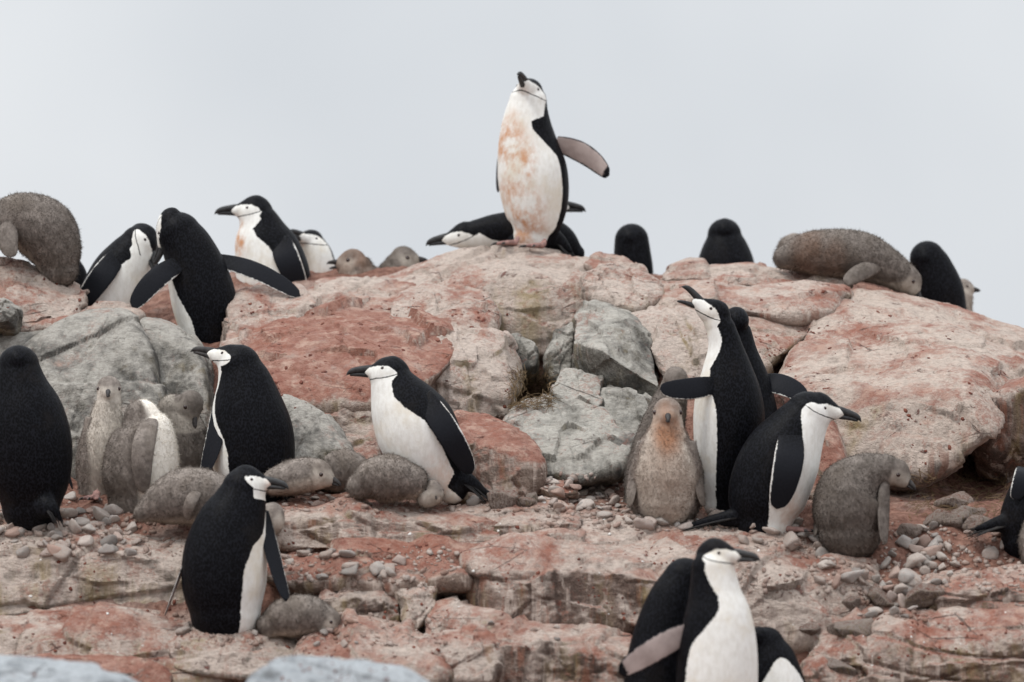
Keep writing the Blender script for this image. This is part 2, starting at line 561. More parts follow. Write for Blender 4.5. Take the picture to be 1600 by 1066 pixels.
GF = np.column_stack([ii[:-1, :-1].ravel(), ii[:-1, 1:].ravel(), ii[1:, 1:].ravel(), ii[1:, :-1].ravel()])
ground = link('ground', new_mesh('ground', gp, GF, M_GROUND))
tag(ground, kind='structure', label='reddish muddy hillside under the rocks')
SURF_V, SURF_F, SURF_N = [gp], [GF], [len(gp)]

# ------------------------------------------------------------------ rocks
_ICO = {}


def ico(sub):
    if sub not in _ICO:
        bm = bmesh.new()
        bmesh.ops.create_icosphere(bm, subdivisions=min(sub, 6) if sub != 7 else 5, radius=1.0)
        if sub == 7:                                  # 46,080 triangles, between two icosphere steps
            bmesh.ops.subdivide_edges(bm, edges=bm.edges[:], cuts=2, use_grid_fill=True)
            bmesh.ops.triangulate(bm, faces=bm.faces[:])
            for v_ in bm.verts:
                v_.co.normalize()
        bm.verts.ensure_lookup_table()
        V = np.array([v.co[:] for v in bm.verts])
        F = np.array([[v.index for v in f.verts] for f in bm.faces])
        bm.free()
        _ICO[sub] = (V, F)
    return _ICO[sub]


def vnormals(V, F):
    a, b, c = V[F[:, 0]], V[F[:, 1]], V[F[:, 2]]
    fn = np.cross(b - a, c - a)
    vn = np.zeros_like(V)
    for k_ in range(F.shape[1]):
        np.add.at(vn, F[:, k_], fn)
    return vn / np.maximum(1e-12, np.linalg.norm(vn, axis=1))[:, None]


def rock(name, label, mat, pts, depth=0.4, k=20, sub=7, rough=1.0, chips=5, strata=0.0, seed=None, steps=4, facet=0.55, grow=1.02, group=None, drop=0.06):
    g = np.random.default_rng(abs(hash_str(label)) if seed is None else seed)
    if k < 10:
        facet *= .25
    F0 = np.array([P(*p) for p in pts])
    c0 = F0.mean(0)
    B = F0.copy()
    B[:, 1] += depth
    B[:, 0] = c0[0] + (B[:, 0] - c0[0]) * 0.9
    B[:, 2] -= drop
    W = np.vstack([F0, B])
    lo, hi = W.min(0), W.max(0)
    h = (hi - lo) / 2
    bm = bmesh.new()
    for p in W:
        bm.verts.new(p)
    bmesh.ops.convex_hull(bm, input=bm.verts)
    bm.normal_update()
    tot, c = 0.0, np.zeros(3)
    m0 = W.mean(0)
    tri = []
    for f in bm.faces:
        q = [np.array(v.co) for v in f.verts]
        for j in range(1, len(q) - 1):
            tri.append((q[0], q[j], q[j + 1]))
    for a, b, d in tri:
        vol = abs(np.dot(a - m0, np.cross(b - m0, d - m0)))
        tot += vol
        c += vol * (a + b + d + m0) / 4
    c /= tot
    bm.free()
    Q = (W - c) / h
    ns_, ds_ = [], []
    for a, b, d in tri:
        n = np.cross((b - a) / h, (d - a) / h)
        L = np.linalg.norm(n)
        if L < 1e-7:
            continue
        n /= L
        dd = np.dot(n, (a - c) / h)
        if dd < 0:
            n, dd = -n, -dd
        if any(np.dot(n, m) > 0.985 for m in ns_):
            continue
        ns_.append(n)
        ds_.append(max(dd, 0.12))
    for _ in range(chips):
        n = unit(g.normal(size=3))
        ns_.append(n)
        ds_.append(np.max(Q @ n) * g.uniform(0.78, 0.95))
    NN, DD = np.array(ns_), np.array(ds_)
    ex = np.ptp([p[0] for p in pts]) * np.ptp([p[1] for p in pts])
    U, F = ico(7 if ex > 42000 else 6)
    r = (np.maximum(0, U @ NN.T / DD) ** k).sum(1) ** (-1.0 / k)
    FQ = (F0 - c) / h
    gauge = (np.maximum(0, FQ @ NN.T / DD) ** k).sum(1) ** (1.0 / k)
    V = c + h * U * r[:, None] * min(1.14, float(np.median(gauge))) * (grow - .02)
    size = float(np.mean(h))
    vn = vnormals(V, F)
    off = g.uniform(-50, 50, 3)
    a = rough
    d = a * (0.060 * size * fbm(V * (0.8 / size) + off, 3) + 0.022 * size * fbm(V * (3.0 / size) + off, 4) + 0.0045 * ridge(V * 12 + off, 3) + 0.0026 * fbm(V * 50 + off, 2))
    # broken facets: every cell of a coarse split tilts its own way
    ns2 = 46
    site = c + h * g.uniform(-1.05, 1.05, (ns2, 3))
    tilt = g.normal(0, 1, (ns2, 3)) * np.array([1, 1, 1.0])
    Vw = V + 0.05 * size * np.column_stack([perlin(V * (2.2 / size) + off + 31 * q_) for q_ in range(3)])
    cell = (((Vw[:, None, :] - site[None]) / h) ** 2).sum(2).argmin(1)
    fac = ((V - site[cell]) * tilt[cell]).sum(1) * 0.16 + g.uniform(-.02, .02, ns2)[cell] * size
    d += facet * np.clip(fac, -.09 * size, .09 * size)
    # fracture steps along a few nearly flat planes, each with a thin open joint
    for _ in range(steps):
        pn = unit(g.normal(size=3) * (1, .6, .8))
        q = (V - c) @ pn - g.uniform(-.55, .55) * np.max(np.abs((W - c) @ pn)) + 0.10 * size * perlin(V * (1.5 / size) + off * 2) + .006 * perlin(V * 25 + off)
        d += a * g.uniform(-.055, .055) * size * sstep(-.004, .004, q)
        d -= a * 0.022 * size * sstep(.007, .001, np.abs(q)) * sstep(-.25, .15, perlin(V * (1.2 / size) + off * 4))
    if strata:
        q = V[:, 2] / strata + 0.5 * perlin(V * 3 + off) + V[:, 0] * 0.25 / strata * 0.5
        d -= strata * 0.13 * sstep(0.80, 0.97, q - np.floor(q)) * sstep(1.0, 0.97, q - np.floor(q))
    V = V + vn * d[:, None]
    me = new_mesh(name, V - c, F, mat)
    o = link(name, me)
    o.location = c
    tag(o, label, 'rock', group, 'thing')
    SURF_V.append(V)
    SURF_F.append(F)
    return o


def hash_str(s):
    h = 0
    for ch in s:
        h = (h * 131 + ord(ch)) % 1000003
    return h


ROCKS = [
    # name, label, mat, pts(px,py,Y), opts
    # --- crest, from one end to the other
    ('boulder', 'pinkish white crest boulder with dark red clots beneath the hunched chick at the frame edge', M_PINK,
     [(-60, 470, 10.0), (-60, 400, 10.35), (10, 402, 10.35), (70, 432, 10.35), (128, 450, 10.3), (128, 500, 10.1), (-60, 520, 9.95)], dict(depth=0.6, k=18)),
    ('rock', 'small cold grey rock wedged below the pinkish crest boulder', M_GRANITE,
     [(-40, 472, 9.85), (8, 466, 9.9), (28, 480, 9.88), (18, 503, 9.8), (-40, 505, 9.8)], dict(depth=0.25, sub=6)),
    ('boulder', 'pink slab between the two pairs of standing penguins on the crest', M_PINK,
     [(340, 560, 9.95), (360, 470, 10.35), (420, 448, 10.5), (478, 452, 10.5), (500, 500, 10.2), (480, 560, 9.95)], dict(depth=0.5)),
    ('boulder', 'low pale pink crest rock in front of the two brown chick heads', M_PINK,
     [(455, 495, 10.35), (475, 465, 10.5), (500, 450, 10.6), (570, 450, 10.62), (630, 446, 10.6), (660, 462, 10.5), (640, 500, 10.3), (540, 510, 10.25)], dict(depth=0.5)),
    ('boulder', 'rounded pink block with a grey foot beside the red slab', M_PINK,
     [(600, 500, 10.2), (615, 462, 10.35), (660, 440, 10.45), (740, 450, 10.4), (785, 480, 10.25), (782, 525, 10.15), (700, 530, 10.1)], dict(depth=0.5, k=16)),
    ('boulder', 'big cream summit boulder streaked yellow green under the penguin with one wing out', M_PALE,
     [(585, 446, 10.75), (640, 418, 10.82), (720, 400, 10.85), (790, 396, 10.85), (880, 402, 10.85), (940, 412, 10.8), (990, 430, 10.7), (998, 470, 10.5), (960, 508, 10.44), (890, 548, 10.42), (830, 562, 10.40), (788, 525, 10.42), (770, 480, 10.45), (620, 465, 10.55), (780, 426, 10.55), (880, 430, 10.52), (950, 442, 10.52)], dict(depth=0.75, k=24, chips=2, steps=3, facet=.35)),
    ('rock', 'small pale rock on the summit boulder edge before a black penguin back', M_PINK,
     [(915, 412, 10.6), (935, 398, 10.68), (975, 404, 10.68), (1000, 420, 10.62), (1005, 436, 10.55), (955, 440, 10.5)], dict(depth=0.3, sub=6)),
    ('boulder', 'cream lump with yellow streaks between the summit boulder and pink terraces', M_PALE,
     [(925, 440, 10.45), (960, 430, 10.5), (1015, 440, 10.45), (1030, 462, 10.3), (1000, 484, 10.28), (960, 486, 10.28), (928, 470, 10.32)], dict(depth=0.4, sub=6)),
    ('rock_slab', 'topmost pink slab of the terraces under the rounded black back', M_PINK,
     [(1035, 430, 10.7), (1085, 411, 10.8), (1180, 410, 10.82), (1290, 422, 10.8), (1325, 436, 10.7), (1318, 456, 10.6), (1240, 455, 10.55), (1120, 440, 10.55), (1045, 442, 10.6)], dict(depth=0.6, k=18)),
    ('rock_slab', 'pink slab stepping down below the topmost terrace beside the fissure', M_PINK,
     [(985, 450, 10.5), (1040, 430, 10.6), (1130, 438, 10.6), (1240, 452, 10.55), (1312, 460, 10.5), (1290, 494, 10.3), (1250, 500, 10.25), (1100, 470, 10.3), (1000, 468, 10.35)], dict(depth=0.6, k=18)),
    ('rock_slab', 'broad pale pink slab falling to the fissure behind the calling penguin', M_SLOPE,
     [(1010, 470, 10.38), (1090, 455, 10.45), (1200, 478, 10.4), (1272, 500, 10.3), (1250, 528, 10.16), (1195, 572, 10.0), (1180, 604, 9.98), (1100, 560, 10.0), (1040, 495, 10.2)], dict(depth=0.6, k=26, strata=0.09)),
    ('boulder', 'huge pinkish white boulder sloping down to the crouching chick', M_SLOPE,
     [(1242, 560, 10.0), (1280, 500, 10.28), (1335, 452, 10.52), (1400, 456, 10.54), (1450, 472, 10.54), (1510, 488, 10.52), (1600, 526, 10.46), (1680, 566, 10.4), (1560, 585, 9.85), (1508, 592, 9.6), (1538, 680, 9.40), (1500, 715, 9.36), (1440, 748, 9.36), (1290, 745, 9.36), (1215, 650, 9.65), (1215, 600, 9.8), (1330, 620, 9.56)], dict(depth=0.7, k=32, chips=0, steps=0, rough=1.25, facet=.3)),
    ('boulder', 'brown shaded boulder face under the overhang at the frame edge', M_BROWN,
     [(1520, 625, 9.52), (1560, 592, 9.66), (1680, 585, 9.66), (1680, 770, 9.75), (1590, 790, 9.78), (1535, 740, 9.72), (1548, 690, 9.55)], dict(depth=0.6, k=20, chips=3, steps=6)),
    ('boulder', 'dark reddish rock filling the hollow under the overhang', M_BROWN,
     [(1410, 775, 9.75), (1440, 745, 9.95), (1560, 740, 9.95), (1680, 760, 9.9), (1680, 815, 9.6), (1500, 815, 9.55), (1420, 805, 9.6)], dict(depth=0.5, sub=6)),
    ('rock', 'red stained rock by the fissure behind the leaning penguin', M_RED,
     [(1190, 650, 9.55), (1215, 600, 9.7), (1300, 650, 9.45), (1320, 740, 9.3), (1280, 790, 9.2), (1190, 770, 9.3)], dict(depth=0.5)),
    # --- middle band
    ('boulder', 'large rounded grey granite boulder behind the pale faced chick', M_GRANITE,
     [(20, 560, 9.8), (90, 500, 9.95), (150, 484, 10.0), (205, 492, 10.0), (242, 545, 9.85), (255, 640, 9.65), (250, 770, 9.55), (120, 780, 9.55), (60, 760, 9.6), (30, 680, 9.65)], dict(depth=0.6, k=8, chips=2, rough=0.8)),
    ('boulder', 'grey granite boulder with a pinkish top behind the lone black back', M_GRANITE,
     [(-80, 535, 9.88), (-40, 514, 9.95), (60, 510, 10.0), (130, 512, 9.95), (100, 600, 9.8), (60, 780, 9.65), (-80, 780, 9.65)], dict(depth=0.5, k=9, chips=2)),
    ('boulder', 'tall rounded granite shoulder behind the bird gazing upwards', M_GRANITE,
     [(215, 500, 10.05), (250, 498, 10.1), (285, 515, 10.05), (318, 555, 9.9), (330, 640, 9.8), (332, 770, 9.65), (250, 775, 9.65), (235, 640, 9.85), (228, 560, 9.98)], dict(depth=0.5, k=8, chips=1, rough=0.8)),
    ('boulder', 'long pink rock with a stained top running behind the granite boulders', M_PINK,
     [(-80, 515, 10.05), (-60, 488, 10.3), (120, 484, 10.3), (210, 488, 10.25), (225, 505, 10.1), (60, 520, 10.0)], dict(depth=0.4, sub=6)),
    ('rock_slab', 'big brick red slab sloping to the centre with a pale broken end', M_RED,
     [(385, 590, 9.75), (400, 545, 10.0), (455, 500, 10.2), (550, 480, 10.35), (640, 488, 10.3), (700, 508, 10.2), (705, 560, 9.82), (640, 640, 9.55), (560, 640, 9.55), (440, 620, 9.6), (380, 640, 9.6)], dict(depth=0.6, k=21, chips=3)),
    ('boulder', 'grey white end block of the red slab above the brown red boulder', M_PALE,
     [(650, 540, 10.0), (690, 508, 10.2), (740, 512, 10.2), (795, 526, 10.08), (810, 562, 9.92), (808, 605, 9.84), (795, 648, 9.80), (750, 665, 9.78), (670, 655, 9.76), (690, 565, 9.80), (760, 556, 9.84)], dict(depth=0.4, k=26)),
    ('boulder', 'ochre brown rock face under the red slab next to the round grey boulder', M_BROWN,
     [(400, 620, 9.6), (500, 600, 9.65), (580, 620, 9.6), (600, 720, 9.4), (560, 750, 9.4), (420, 750, 9.45)], dict(depth=0.4, k=18)),
    ('boulder', 'round grey beige boulder behind the two cuddled chicks', M_GRANITE,
     [(425, 690, 9.4), (432, 612, 9.5), (455, 602, 9.55), (500, 632, 9.5), (545, 685, 9.42), (560, 715, 9.35), (500, 730, 9.3), (430, 730, 9.3)], dict(depth=0.35, k=8, sub=6)),
    ('boulder', 'blocky brown red boulder behind the tail of the cream bellied penguin', M_RED,
     [(690, 690, 9.32), (705, 646, 9.5), (765, 656, 9.5), (828, 690, 9.42), (847, 722, 9.28), (840, 768, 9.22), (790, 790, 9.18), (700, 788, 9.18), (720, 692, 9.24), (828, 722, 9.22)], dict(depth=0.4, k=28, chips=2)),
    ('rock', 'small grey rock in the dark hollow left of the straw', M_BLOCK,
     [(788, 548, 10.15), (802, 526, 10.2), (838, 542, 10.15), (836, 572, 10.1), (805, 580, 10.1)], dict(depth=0.25, sub=6)),
    ('rock', 'narrow grey rock leaning under the summit boulder', M_BLOCK,
     [(852, 562, 10.1), (868, 522, 10.2), (893, 505, 10.22), (900, 545, 10.12), (890, 595, 10.08), (862, 590, 10.08)], dict(depth=0.3, sub=6)),
    ('boulder', 'angular grey boulder with a pale slanting top below the summit', M_BLOCK,
     [(888, 535, 9.95), (893, 492, 10.1), (928, 468, 10.22), (978, 485, 10.2), (1008, 500, 10.15), (1032, 580, 9.9), (1034, 606, 9.80), (935, 545, 9.80), (1024, 650, 9.9), (950, 645, 9.92), (892, 598, 9.98)], dict(depth=0.4, k=34, chips=1, steps=2, rough=0.8)),
    ('boulder', 'cream boulder with a mossy spot behind the calling penguin', M_PALE,
     [(968, 492, 10.15), (1012, 474, 10.26), (1070, 478, 10.22), (1112, 510, 10.05), (1125, 600, 9.9), (1060, 625, 9.88), (1028, 560, 9.95), (1000, 510, 10.08)], dict(depth=0.4, k=20)),
    ('rock', 'dark grey rock at the base of the angular boulder', M_BLOCK,
     [(930, 620, 9.75), (960, 600, 9.8), (1020, 630, 9.75), (1030, 690, 9.6), (990, 720, 9.5), (940, 670, 9.6)], dict(depth=0.3, sub=6)),
    ('rock', 'flat grey rock beside the straw of the old nest', M_BLOCK,
     [(865, 615, 9.75), (880, 582, 9.85), (935, 592, 9.85), (940, 640, 9.7), (900, 645, 9.65)], dict(depth=0.3, sub=6)),
    ('boulder', 'big blue grey boulder with a flat face under the straw', M_BLOCK,
     [(790, 665, 9.6), (815, 628, 9.75), (880, 620, 9.75), (940, 640, 9.68), (988, 682, 9.5), (975, 732, 9.35), (905, 750, 9.3), (830, 735, 9.35), (800, 700, 9.45)], dict(depth=0.4, k=22, chips=3)),
    ('rock', 'low pink rock at the foot of the blue grey boulder', M_LEDGE,
     [(840, 765, 9.2), (850, 752, 9.3), (890, 752, 9.3), (900, 768, 9.2), (870, 780, 9.15)], dict(depth=0.2, sub=6)),
    # --- ledge the families stand on
    ('rock_slab', 'long pale pink ledge slab below the woolly chick ball', M_LEDGE,
     [(420, 800, 9.02), (450, 787, 9.08), (620, 786, 9.08), (700, 800, 9.02), (775, 825, 8.95), (778, 850, 8.93), (640, 862, 8.92), (450, 857, 8.92), (425, 845, 8.93), (450, 803, 8.96), (620, 805, 8.96)], dict(depth=0.5, k=26)),
    ('rock_slab', 'reddish ledge slab beneath the brown red boulder', M_BROWN,
     [(690, 795, 9.03), (760, 783, 9.08), (880, 785, 9.08), (900, 812, 8.98), (892, 852, 8.95), (770, 864, 8.94), (700, 840, 8.96), (760, 808, 8.98)], dict(depth=0.5, k=26)),
    ('rock_slab', 'pink ledge slab under the family with the red throated chick', M_PINK,
     [(870, 830, 8.95), (920, 812, 9.02), (1040, 806, 9.08), (1160, 826, 9.02), (1160, 865, 8.86), (1000, 872, 8.84), (880, 862, 8.85)], dict(depth=0.6, k=20)),
    ('boulder', 'massive brown block with a red top beside the white chested penguin', M_BROWN,
     [(718, 905, 8.68), (742, 866, 8.82), (850, 842, 8.92), (980, 848, 8.92), (1050, 862, 8.88), (1060, 950, 8.68), (1040, 1005, 8.66), (900, 1005, 8.64), (760, 960, 8.66), (735, 895, 8.70), (850, 884, 8.70), (1000, 892, 8.70)], dict(depth=0.5, k=30, chips=3)),
    ('boulder', 'pink sloped block under the leaning penguin', M_PINK,
     [(1020, 890, 8.8), (1060, 848, 8.92), (1180, 836, 9.0), (1300, 852, 8.98), (1362, 885, 8.88), (1358, 935, 8.80), (1290, 1000, 8.70), (1250, 1030, 8.66), (1150, 1040, 8.64), (1040, 1010, 8.66), (1150, 888, 8.72), (1262, 925, 8.70)], dict(depth=0.5, k=28, chips=2)),
    ('rock_slab', 'red dusted slab with pebbles before the brown block', M_RED,
     [(420, 885, 8.80), (480, 862, 8.90), (700, 852, 8.92), (800, 862, 8.9), (735, 905, 8.74), (600, 922, 8.72), (440, 918, 8.73)], dict(depth=0.4, k=20)),
    ('boulder', 'brown block below the red dusted slab', M_BROWN,
     [(488, 945, 8.66), (505, 920, 8.72), (610, 914, 8.74), (628, 935, 8.68), (622, 995, 8.64), (500, 995, 8.64), (520, 930, 8.67)], dict(depth=0.35, k=28, sub=6)),
    ('rock', 'broken wedge capped with white guano beside the brown block', M_PALE,
     [(614, 928, 8.66), (630, 914, 8.72), (680, 920, 8.70), (672, 960, 8.62), (640, 995, 8.58), (625, 980, 8.6), (650, 930, 8.63)], dict(depth=0.3, k=26, sub=6)),
    ('boulder', 'greyish pink stepped block under the massive brown block', M_LEDGE,
     [(662, 985, 8.55), (680, 948, 8.62), (720, 934, 8.66), (795, 962, 8.6), (812, 1000, 8.52), (805, 1080, 8.46), (670, 1075, 8.46), (700, 962, 8.56), (780, 985, 8.52)], dict(depth=0.4, k=24)),
    ('boulder', 'brownish block with a flat red top at the bottom centre of the slope', M_BROWN,
     [(770, 1000, 8.48), (830, 965, 8.62), (960, 990, 8.56), (1020, 1005, 8.5), (1030, 1100, 8.42), (780, 1100, 8.42), (860, 1000, 8.46), (990, 1018, 8.45)], dict(depth=0.4, k=26)),
    ('rock', 'pink topped rock with a pale nose low on the slope', M_PINK,
     [(650, 1020, 8.40), (680, 992, 8.48), (750, 985, 8.50), (782, 1010, 8.43), (775, 1065, 8.36), (670, 1068, 8.36), (690, 1012, 8.39)], dict(depth=0.3, k=20, sub=6)),
    ('rock_slab', 'cream ledge face with yellow lichen and red smears beside the back turned penguin', M_PALE,
     [(-80, 850, 8.92), (-60, 826, 9.0), (150, 826, 9.0), (290, 838, 8.98), (335, 870, 8.88), (310, 975, 8.80), (100, 985, 8.78), (-80, 980, 8.78), (-60, 872, 8.84), (150, 866, 8.84), (290, 875, 8.84)], dict(depth=0.5, k=26, chips=3)),
    ('rock_slab', 'pale slab with a red rim under the penguin looking back', M_LEDGE,
     [(-80, 990, 8.64), (-60, 960, 8.74), (120, 958, 8.74), (250, 972, 8.72), (340, 1000, 8.62), (375, 1050, 8.50), (340, 1090, 8.48), (-80, 1100, 8.48), (-60, 988, 8.60), (150, 988, 8.58)], dict(depth=0.4, k=24)),
    ('rock_slab', 'low red stained slab just above the blurred grey stone', M_RED,
     [(-30, 1045, 8.30), (30, 1022, 8.42), (180, 1022, 8.42), (262, 1048, 8.32), (250, 1095, 8.25), (-30, 1095, 8.25)], dict(depth=0.2, k=18, sub=6)),
    ('boulder', 'block with white and yellow vertical streaks under the brooding penguin', M_PALE,
     [(268, 1000, 8.58), (290, 972, 8.66), (400, 976, 8.66), (452, 998, 8.58), (455, 1050, 8.50), (380, 1056, 8.48), (280, 1046, 8.49), (300, 992, 8.55), (420, 1000, 8.54)], dict(depth=0.4, k=28, sub=6)),
    ('boulder', 'pinkish rock with a red hollow in front of the drooping chick', M_LEDGE,
     [(455, 1030, 8.45), (480, 1000, 8.56), (540, 976, 8.64), (620, 984, 8.62), (680, 1020, 8.46), (690, 1090, 8.36), (470, 1090, 8.36), (520, 1012, 8.46)], dict(depth=0.4, k=20)),
    ('rock_slab', 'layered reddish slab behind the pebble drift on the lower slope', M_BROWN,
     [(1420, 935, 8.68), (1450, 905, 8.78), (1540, 888, 8.86), (1680, 885, 8.86), (1680, 945, 8.66), (1500, 960, 8.64), (1470, 922, 8.68), (1600, 908, 8.68)], dict(depth=0.4, k=22, strata=0.05)),
    ('boulder', 'long layered brown grey rock filling the bottom corner of the slope', M_BROWN,
     [(1360, 1010, 8.5), (1400, 962, 8.62), (1520, 940, 8.7), (1680, 945, 8.7), (1680, 1110, 8.42), (1370, 1110, 8.42), (1355, 1060, 8.44), (1420, 1005, 8.48), (1600, 985, 8.5)], dict(depth=0.5, k=22, strata=0.08)),
    ('boulder', 'pink rock with an undercut edge below the pebble drift', M_LEDGE,
     [(1262, 1015, 8.56), (1300, 978, 8.64), (1370, 945, 8.72), (1440, 955, 8.7), (1410, 1010, 8.5), (1385, 1045, 8.46), (1268, 1038, 8.50), (1320, 1000, 8.52)], dict(depth=0.35, k=22)),
    ('boulder', 'dark brown rock under the undercut edge near the bottom', M_BROWN,
     [(1255, 1050, 8.5), (1280, 1036, 8.56), (1370, 1038, 8.55), (1388, 1110, 8.45), (1250, 1120, 8.45)], dict(depth=0.3, k=22, sub=6)),
    # --- out of focus stones nearest the lens
    ('boulder', 'bluish grey blurred stone in the bottom corner nearest the lens', M_COLD,
     [(-80, 1060, 6.6), (-40, 1040, 6.7), (80, 1040, 6.7), (180, 1058, 6.65), (260, 1110, 6.5), (-80, 1130, 6.5)], dict(depth=0.3, k=8, sub=6)),
    ('boulder', 'bluish grey blurred stone nearest the lens below the drooping chick', M_COLD,
     [(380, 1070, 6.6), (420, 1042, 6.7), (520, 1036, 6.72), (620, 1050, 6.65), (680, 1090, 6.5), (380, 1130, 6.5)], dict(depth=0.3, k=8, sub=6)),
]
for nm, lb, mt, pts, op in ROCKS:
    rock(nm, lb, mt, pts, **op)

# surface lookup
_off, VV, FF = 0, [], []
for V_, F_ in zip(SURF_V, SURF_F):
    VV.append(V_)
    FF.extend((F_ + _off).tolist())
    _off += len(V_)
BVH = BVHTree.FromPolygons(np.vstack(VV).tolist(), FF, all_triangles=False)


def hit(px, py):
    d = Vector(P(px, py, 0.0)).normalized()
    loc, nor, _, _ = BVH.ray_cast(Vector((0, 0, 0)), d, 200)
    if loc is None:
        return None
    if nor.dot(d) > 0:
        nor = -nor
    return np.array(loc), np.array(nor)


# ------------------------------------------------------------------ animals
def frame_loft(C, R, rdep, nth=28):
    """closed tube along points C with image-plane radius R and side radius R*rdep"""
    n = len(C)
    T = np.gradient(C, axis=0)
    T /= np.linalg.norm(T, axis=1)[:, None]
    side = np.array([0.0, 1.0, 0.0])
    rings = []
    th = np.linspace(0, 2 * math.pi, nth, endpoint=False)

    def ring(c, t, r, rd):
        a = unit(np.cross(t, side))
        b = unit(np.cross(t, a))
        return c + np.outer(np.cos(th) * r, a) + np.outer(np.sin(th) * r * rd, b)
    caps = [0.15, 0.45, 0.7, 0.88, 0.97]
    for q in caps:
        rings.append(ring(C[0] - T[0] * R[0] * math.sqrt(1 - q * q), T[0], R[0] * q, rdep[0]))
    for i in range(n):
        rings.append(ring(C[i], T[i], R[i], rdep[i]))
    for q in caps[::-1]:
        rings.append(ring(C[-1] + T[-1] * R[-1] * math.sqrt(1 - q * q), T[-1], R[-1] * q, rdep[-1]))
    return rings


def rings_mesh(rings):
    n = len(rings[0])
    V = np.vstack(rings)
    F = []
    for i in range(len(rings) - 1):
        for j in range(n):
            a, b = i * n + j, i * n + (j + 1) % n
            F.append((a, b, b + n, a + n))
    F.append(tuple(range(n))[::-1])
    m = (len(rings) - 1) * n
    F.append(tuple(range(m, m + n)))
    return V, F


def local_loft(nodes, org, ax, n=24, nth=20):
    """nodes (x, z, rz, ry) in the frame ax = (fwd, side, up)"""
    f, s, u = ax
    Q = catmull(nodes, n)
    th = np.linspace(0, 2 * math.pi, nth, endpoint=False)
    rings = []
    for x, z, rz, ry in Q:
        rz, ry = max(rz, 4e-4), max(ry, 4e-4)
        rings.append(org + f * x + u * z + np.outer(np.cos(th) * ry, s) + np.outer(np.sin(th) * rz, u))
    return rings_mesh(rings)


HEAD_A = [(-.070, -.004, .006, .006), (-.062, -.004, .022, .021), (-.045, -.002, .0375, .035), (-.018, .001, .0465, .0425), (.010, -.001, .0425, .0395),
          (.032, -.005, .0320, .0290), (.052, -.008, .0215, .0185), (.066, -.009, .0150, .0125), (.073, -.009, .0080, .0070)]
HEAD_C = [(-.056, 0, .006, .006), (-.050, 0, .024, .024), (-.034, .001, .0395, .0385), (-.008, .001, .0460, .0435), (.016, -.002, .0410, .0380),
          (.034, -.007, .0300, .0270), (.046, -.010, .0200, .0180), (.052, -.011, .0110, .0100)]
UP_A = [(.040, .001, .0140, .0140), (.060, .000, .0130, .0112), (.084, -.003, .0112, .0092), (.104, -.007, .0100, .0078), (.117, -.012, .0088, .0062), (.125, -.018, .0055, .0040), (.128, -.024, .0015, .0012)]
LO_A = [(.040, -.018, .0095, .0120), (.062, -.0185, .0082, .0098), (.086, -.019, .0068, .0076), (.106, -.0205, .0052, .0056), (.117, -.0230, .0026, .0026)]
UP_C = [(.034, -.004, .0110, .0110), (.050, -.005, .0100, .0090), (.066, -.008, .0078, .0068), (.078, -.012, .0052, .0042), (.084, -.017, .0018, .0015)]
LO_C = [(.034, -.018, .0070, .0090), (.052, -.018, .0060, .0070), (.068, -.0185, .0042, .0045), (.077, -.0195, .0016, .0016)]
CAPX, CAPZ = [-.09, -.06, -.040, -.02, .005, .025, .045, .060, .075, .2], [-.034, -.026, -.013, .002, .0125, .0125, .0085, .005, .004, .004]
STX, STZ = [-.06, -.040, -.020, .000, .020, .038, .055, .08], [.004, -.002, -.013, -.020, -.025, -.028, -.033, -.040]


def voxelize(parts, vox, smooth=5):
    V, F, off = [], [], 0
    for v, f in parts:
        V.append(v)
        F.extend([tuple(i + off for i in q) for q in f])
        off += len(v)
    me = bpy.data.meshes.new('tmp')
    me.from_pydata(np.vstack(V).tolist(), [], F)
    me.validate()
    o = bpy.data.objects.new('tmp', me)
    COL.objects.link(o)
    m = o.modifiers.new('r', 'REMESH')
    m.mode = 'VOXEL'
    m.voxel_size = vox
    sm = o.modifiers.new('s', 'SMOOTH')
    sm.factor, sm.iterations = 0.5, smooth
    bpy.context.view_layer.update()
    dg = bpy.context.evaluated_depsgraph_get()
    res = bpy.data.meshes.new_from_object(o.evaluated_get(dg))
    bpy.data.objects.remove(o)
    bpy.data.meshes.remove(me)
    return res


def coords_of(me):
    a = np.empty(len(me.vertices) * 3, np.float32)
    me.vertices.foreach_get('co', a)
    return a.reshape(-1, 3).astype(float)


def set_attr(me, name, val):
    at = me.attributes.new(name, 'FLOAT', 'POINT')
    at.data.foreach_set('value', np.asarray(val, np.float32))


def shift(me, loc):
    a = coords_of(me) - loc
    me.vertices.foreach_set('co', a.astype(np.float32).ravel())
    me.update()


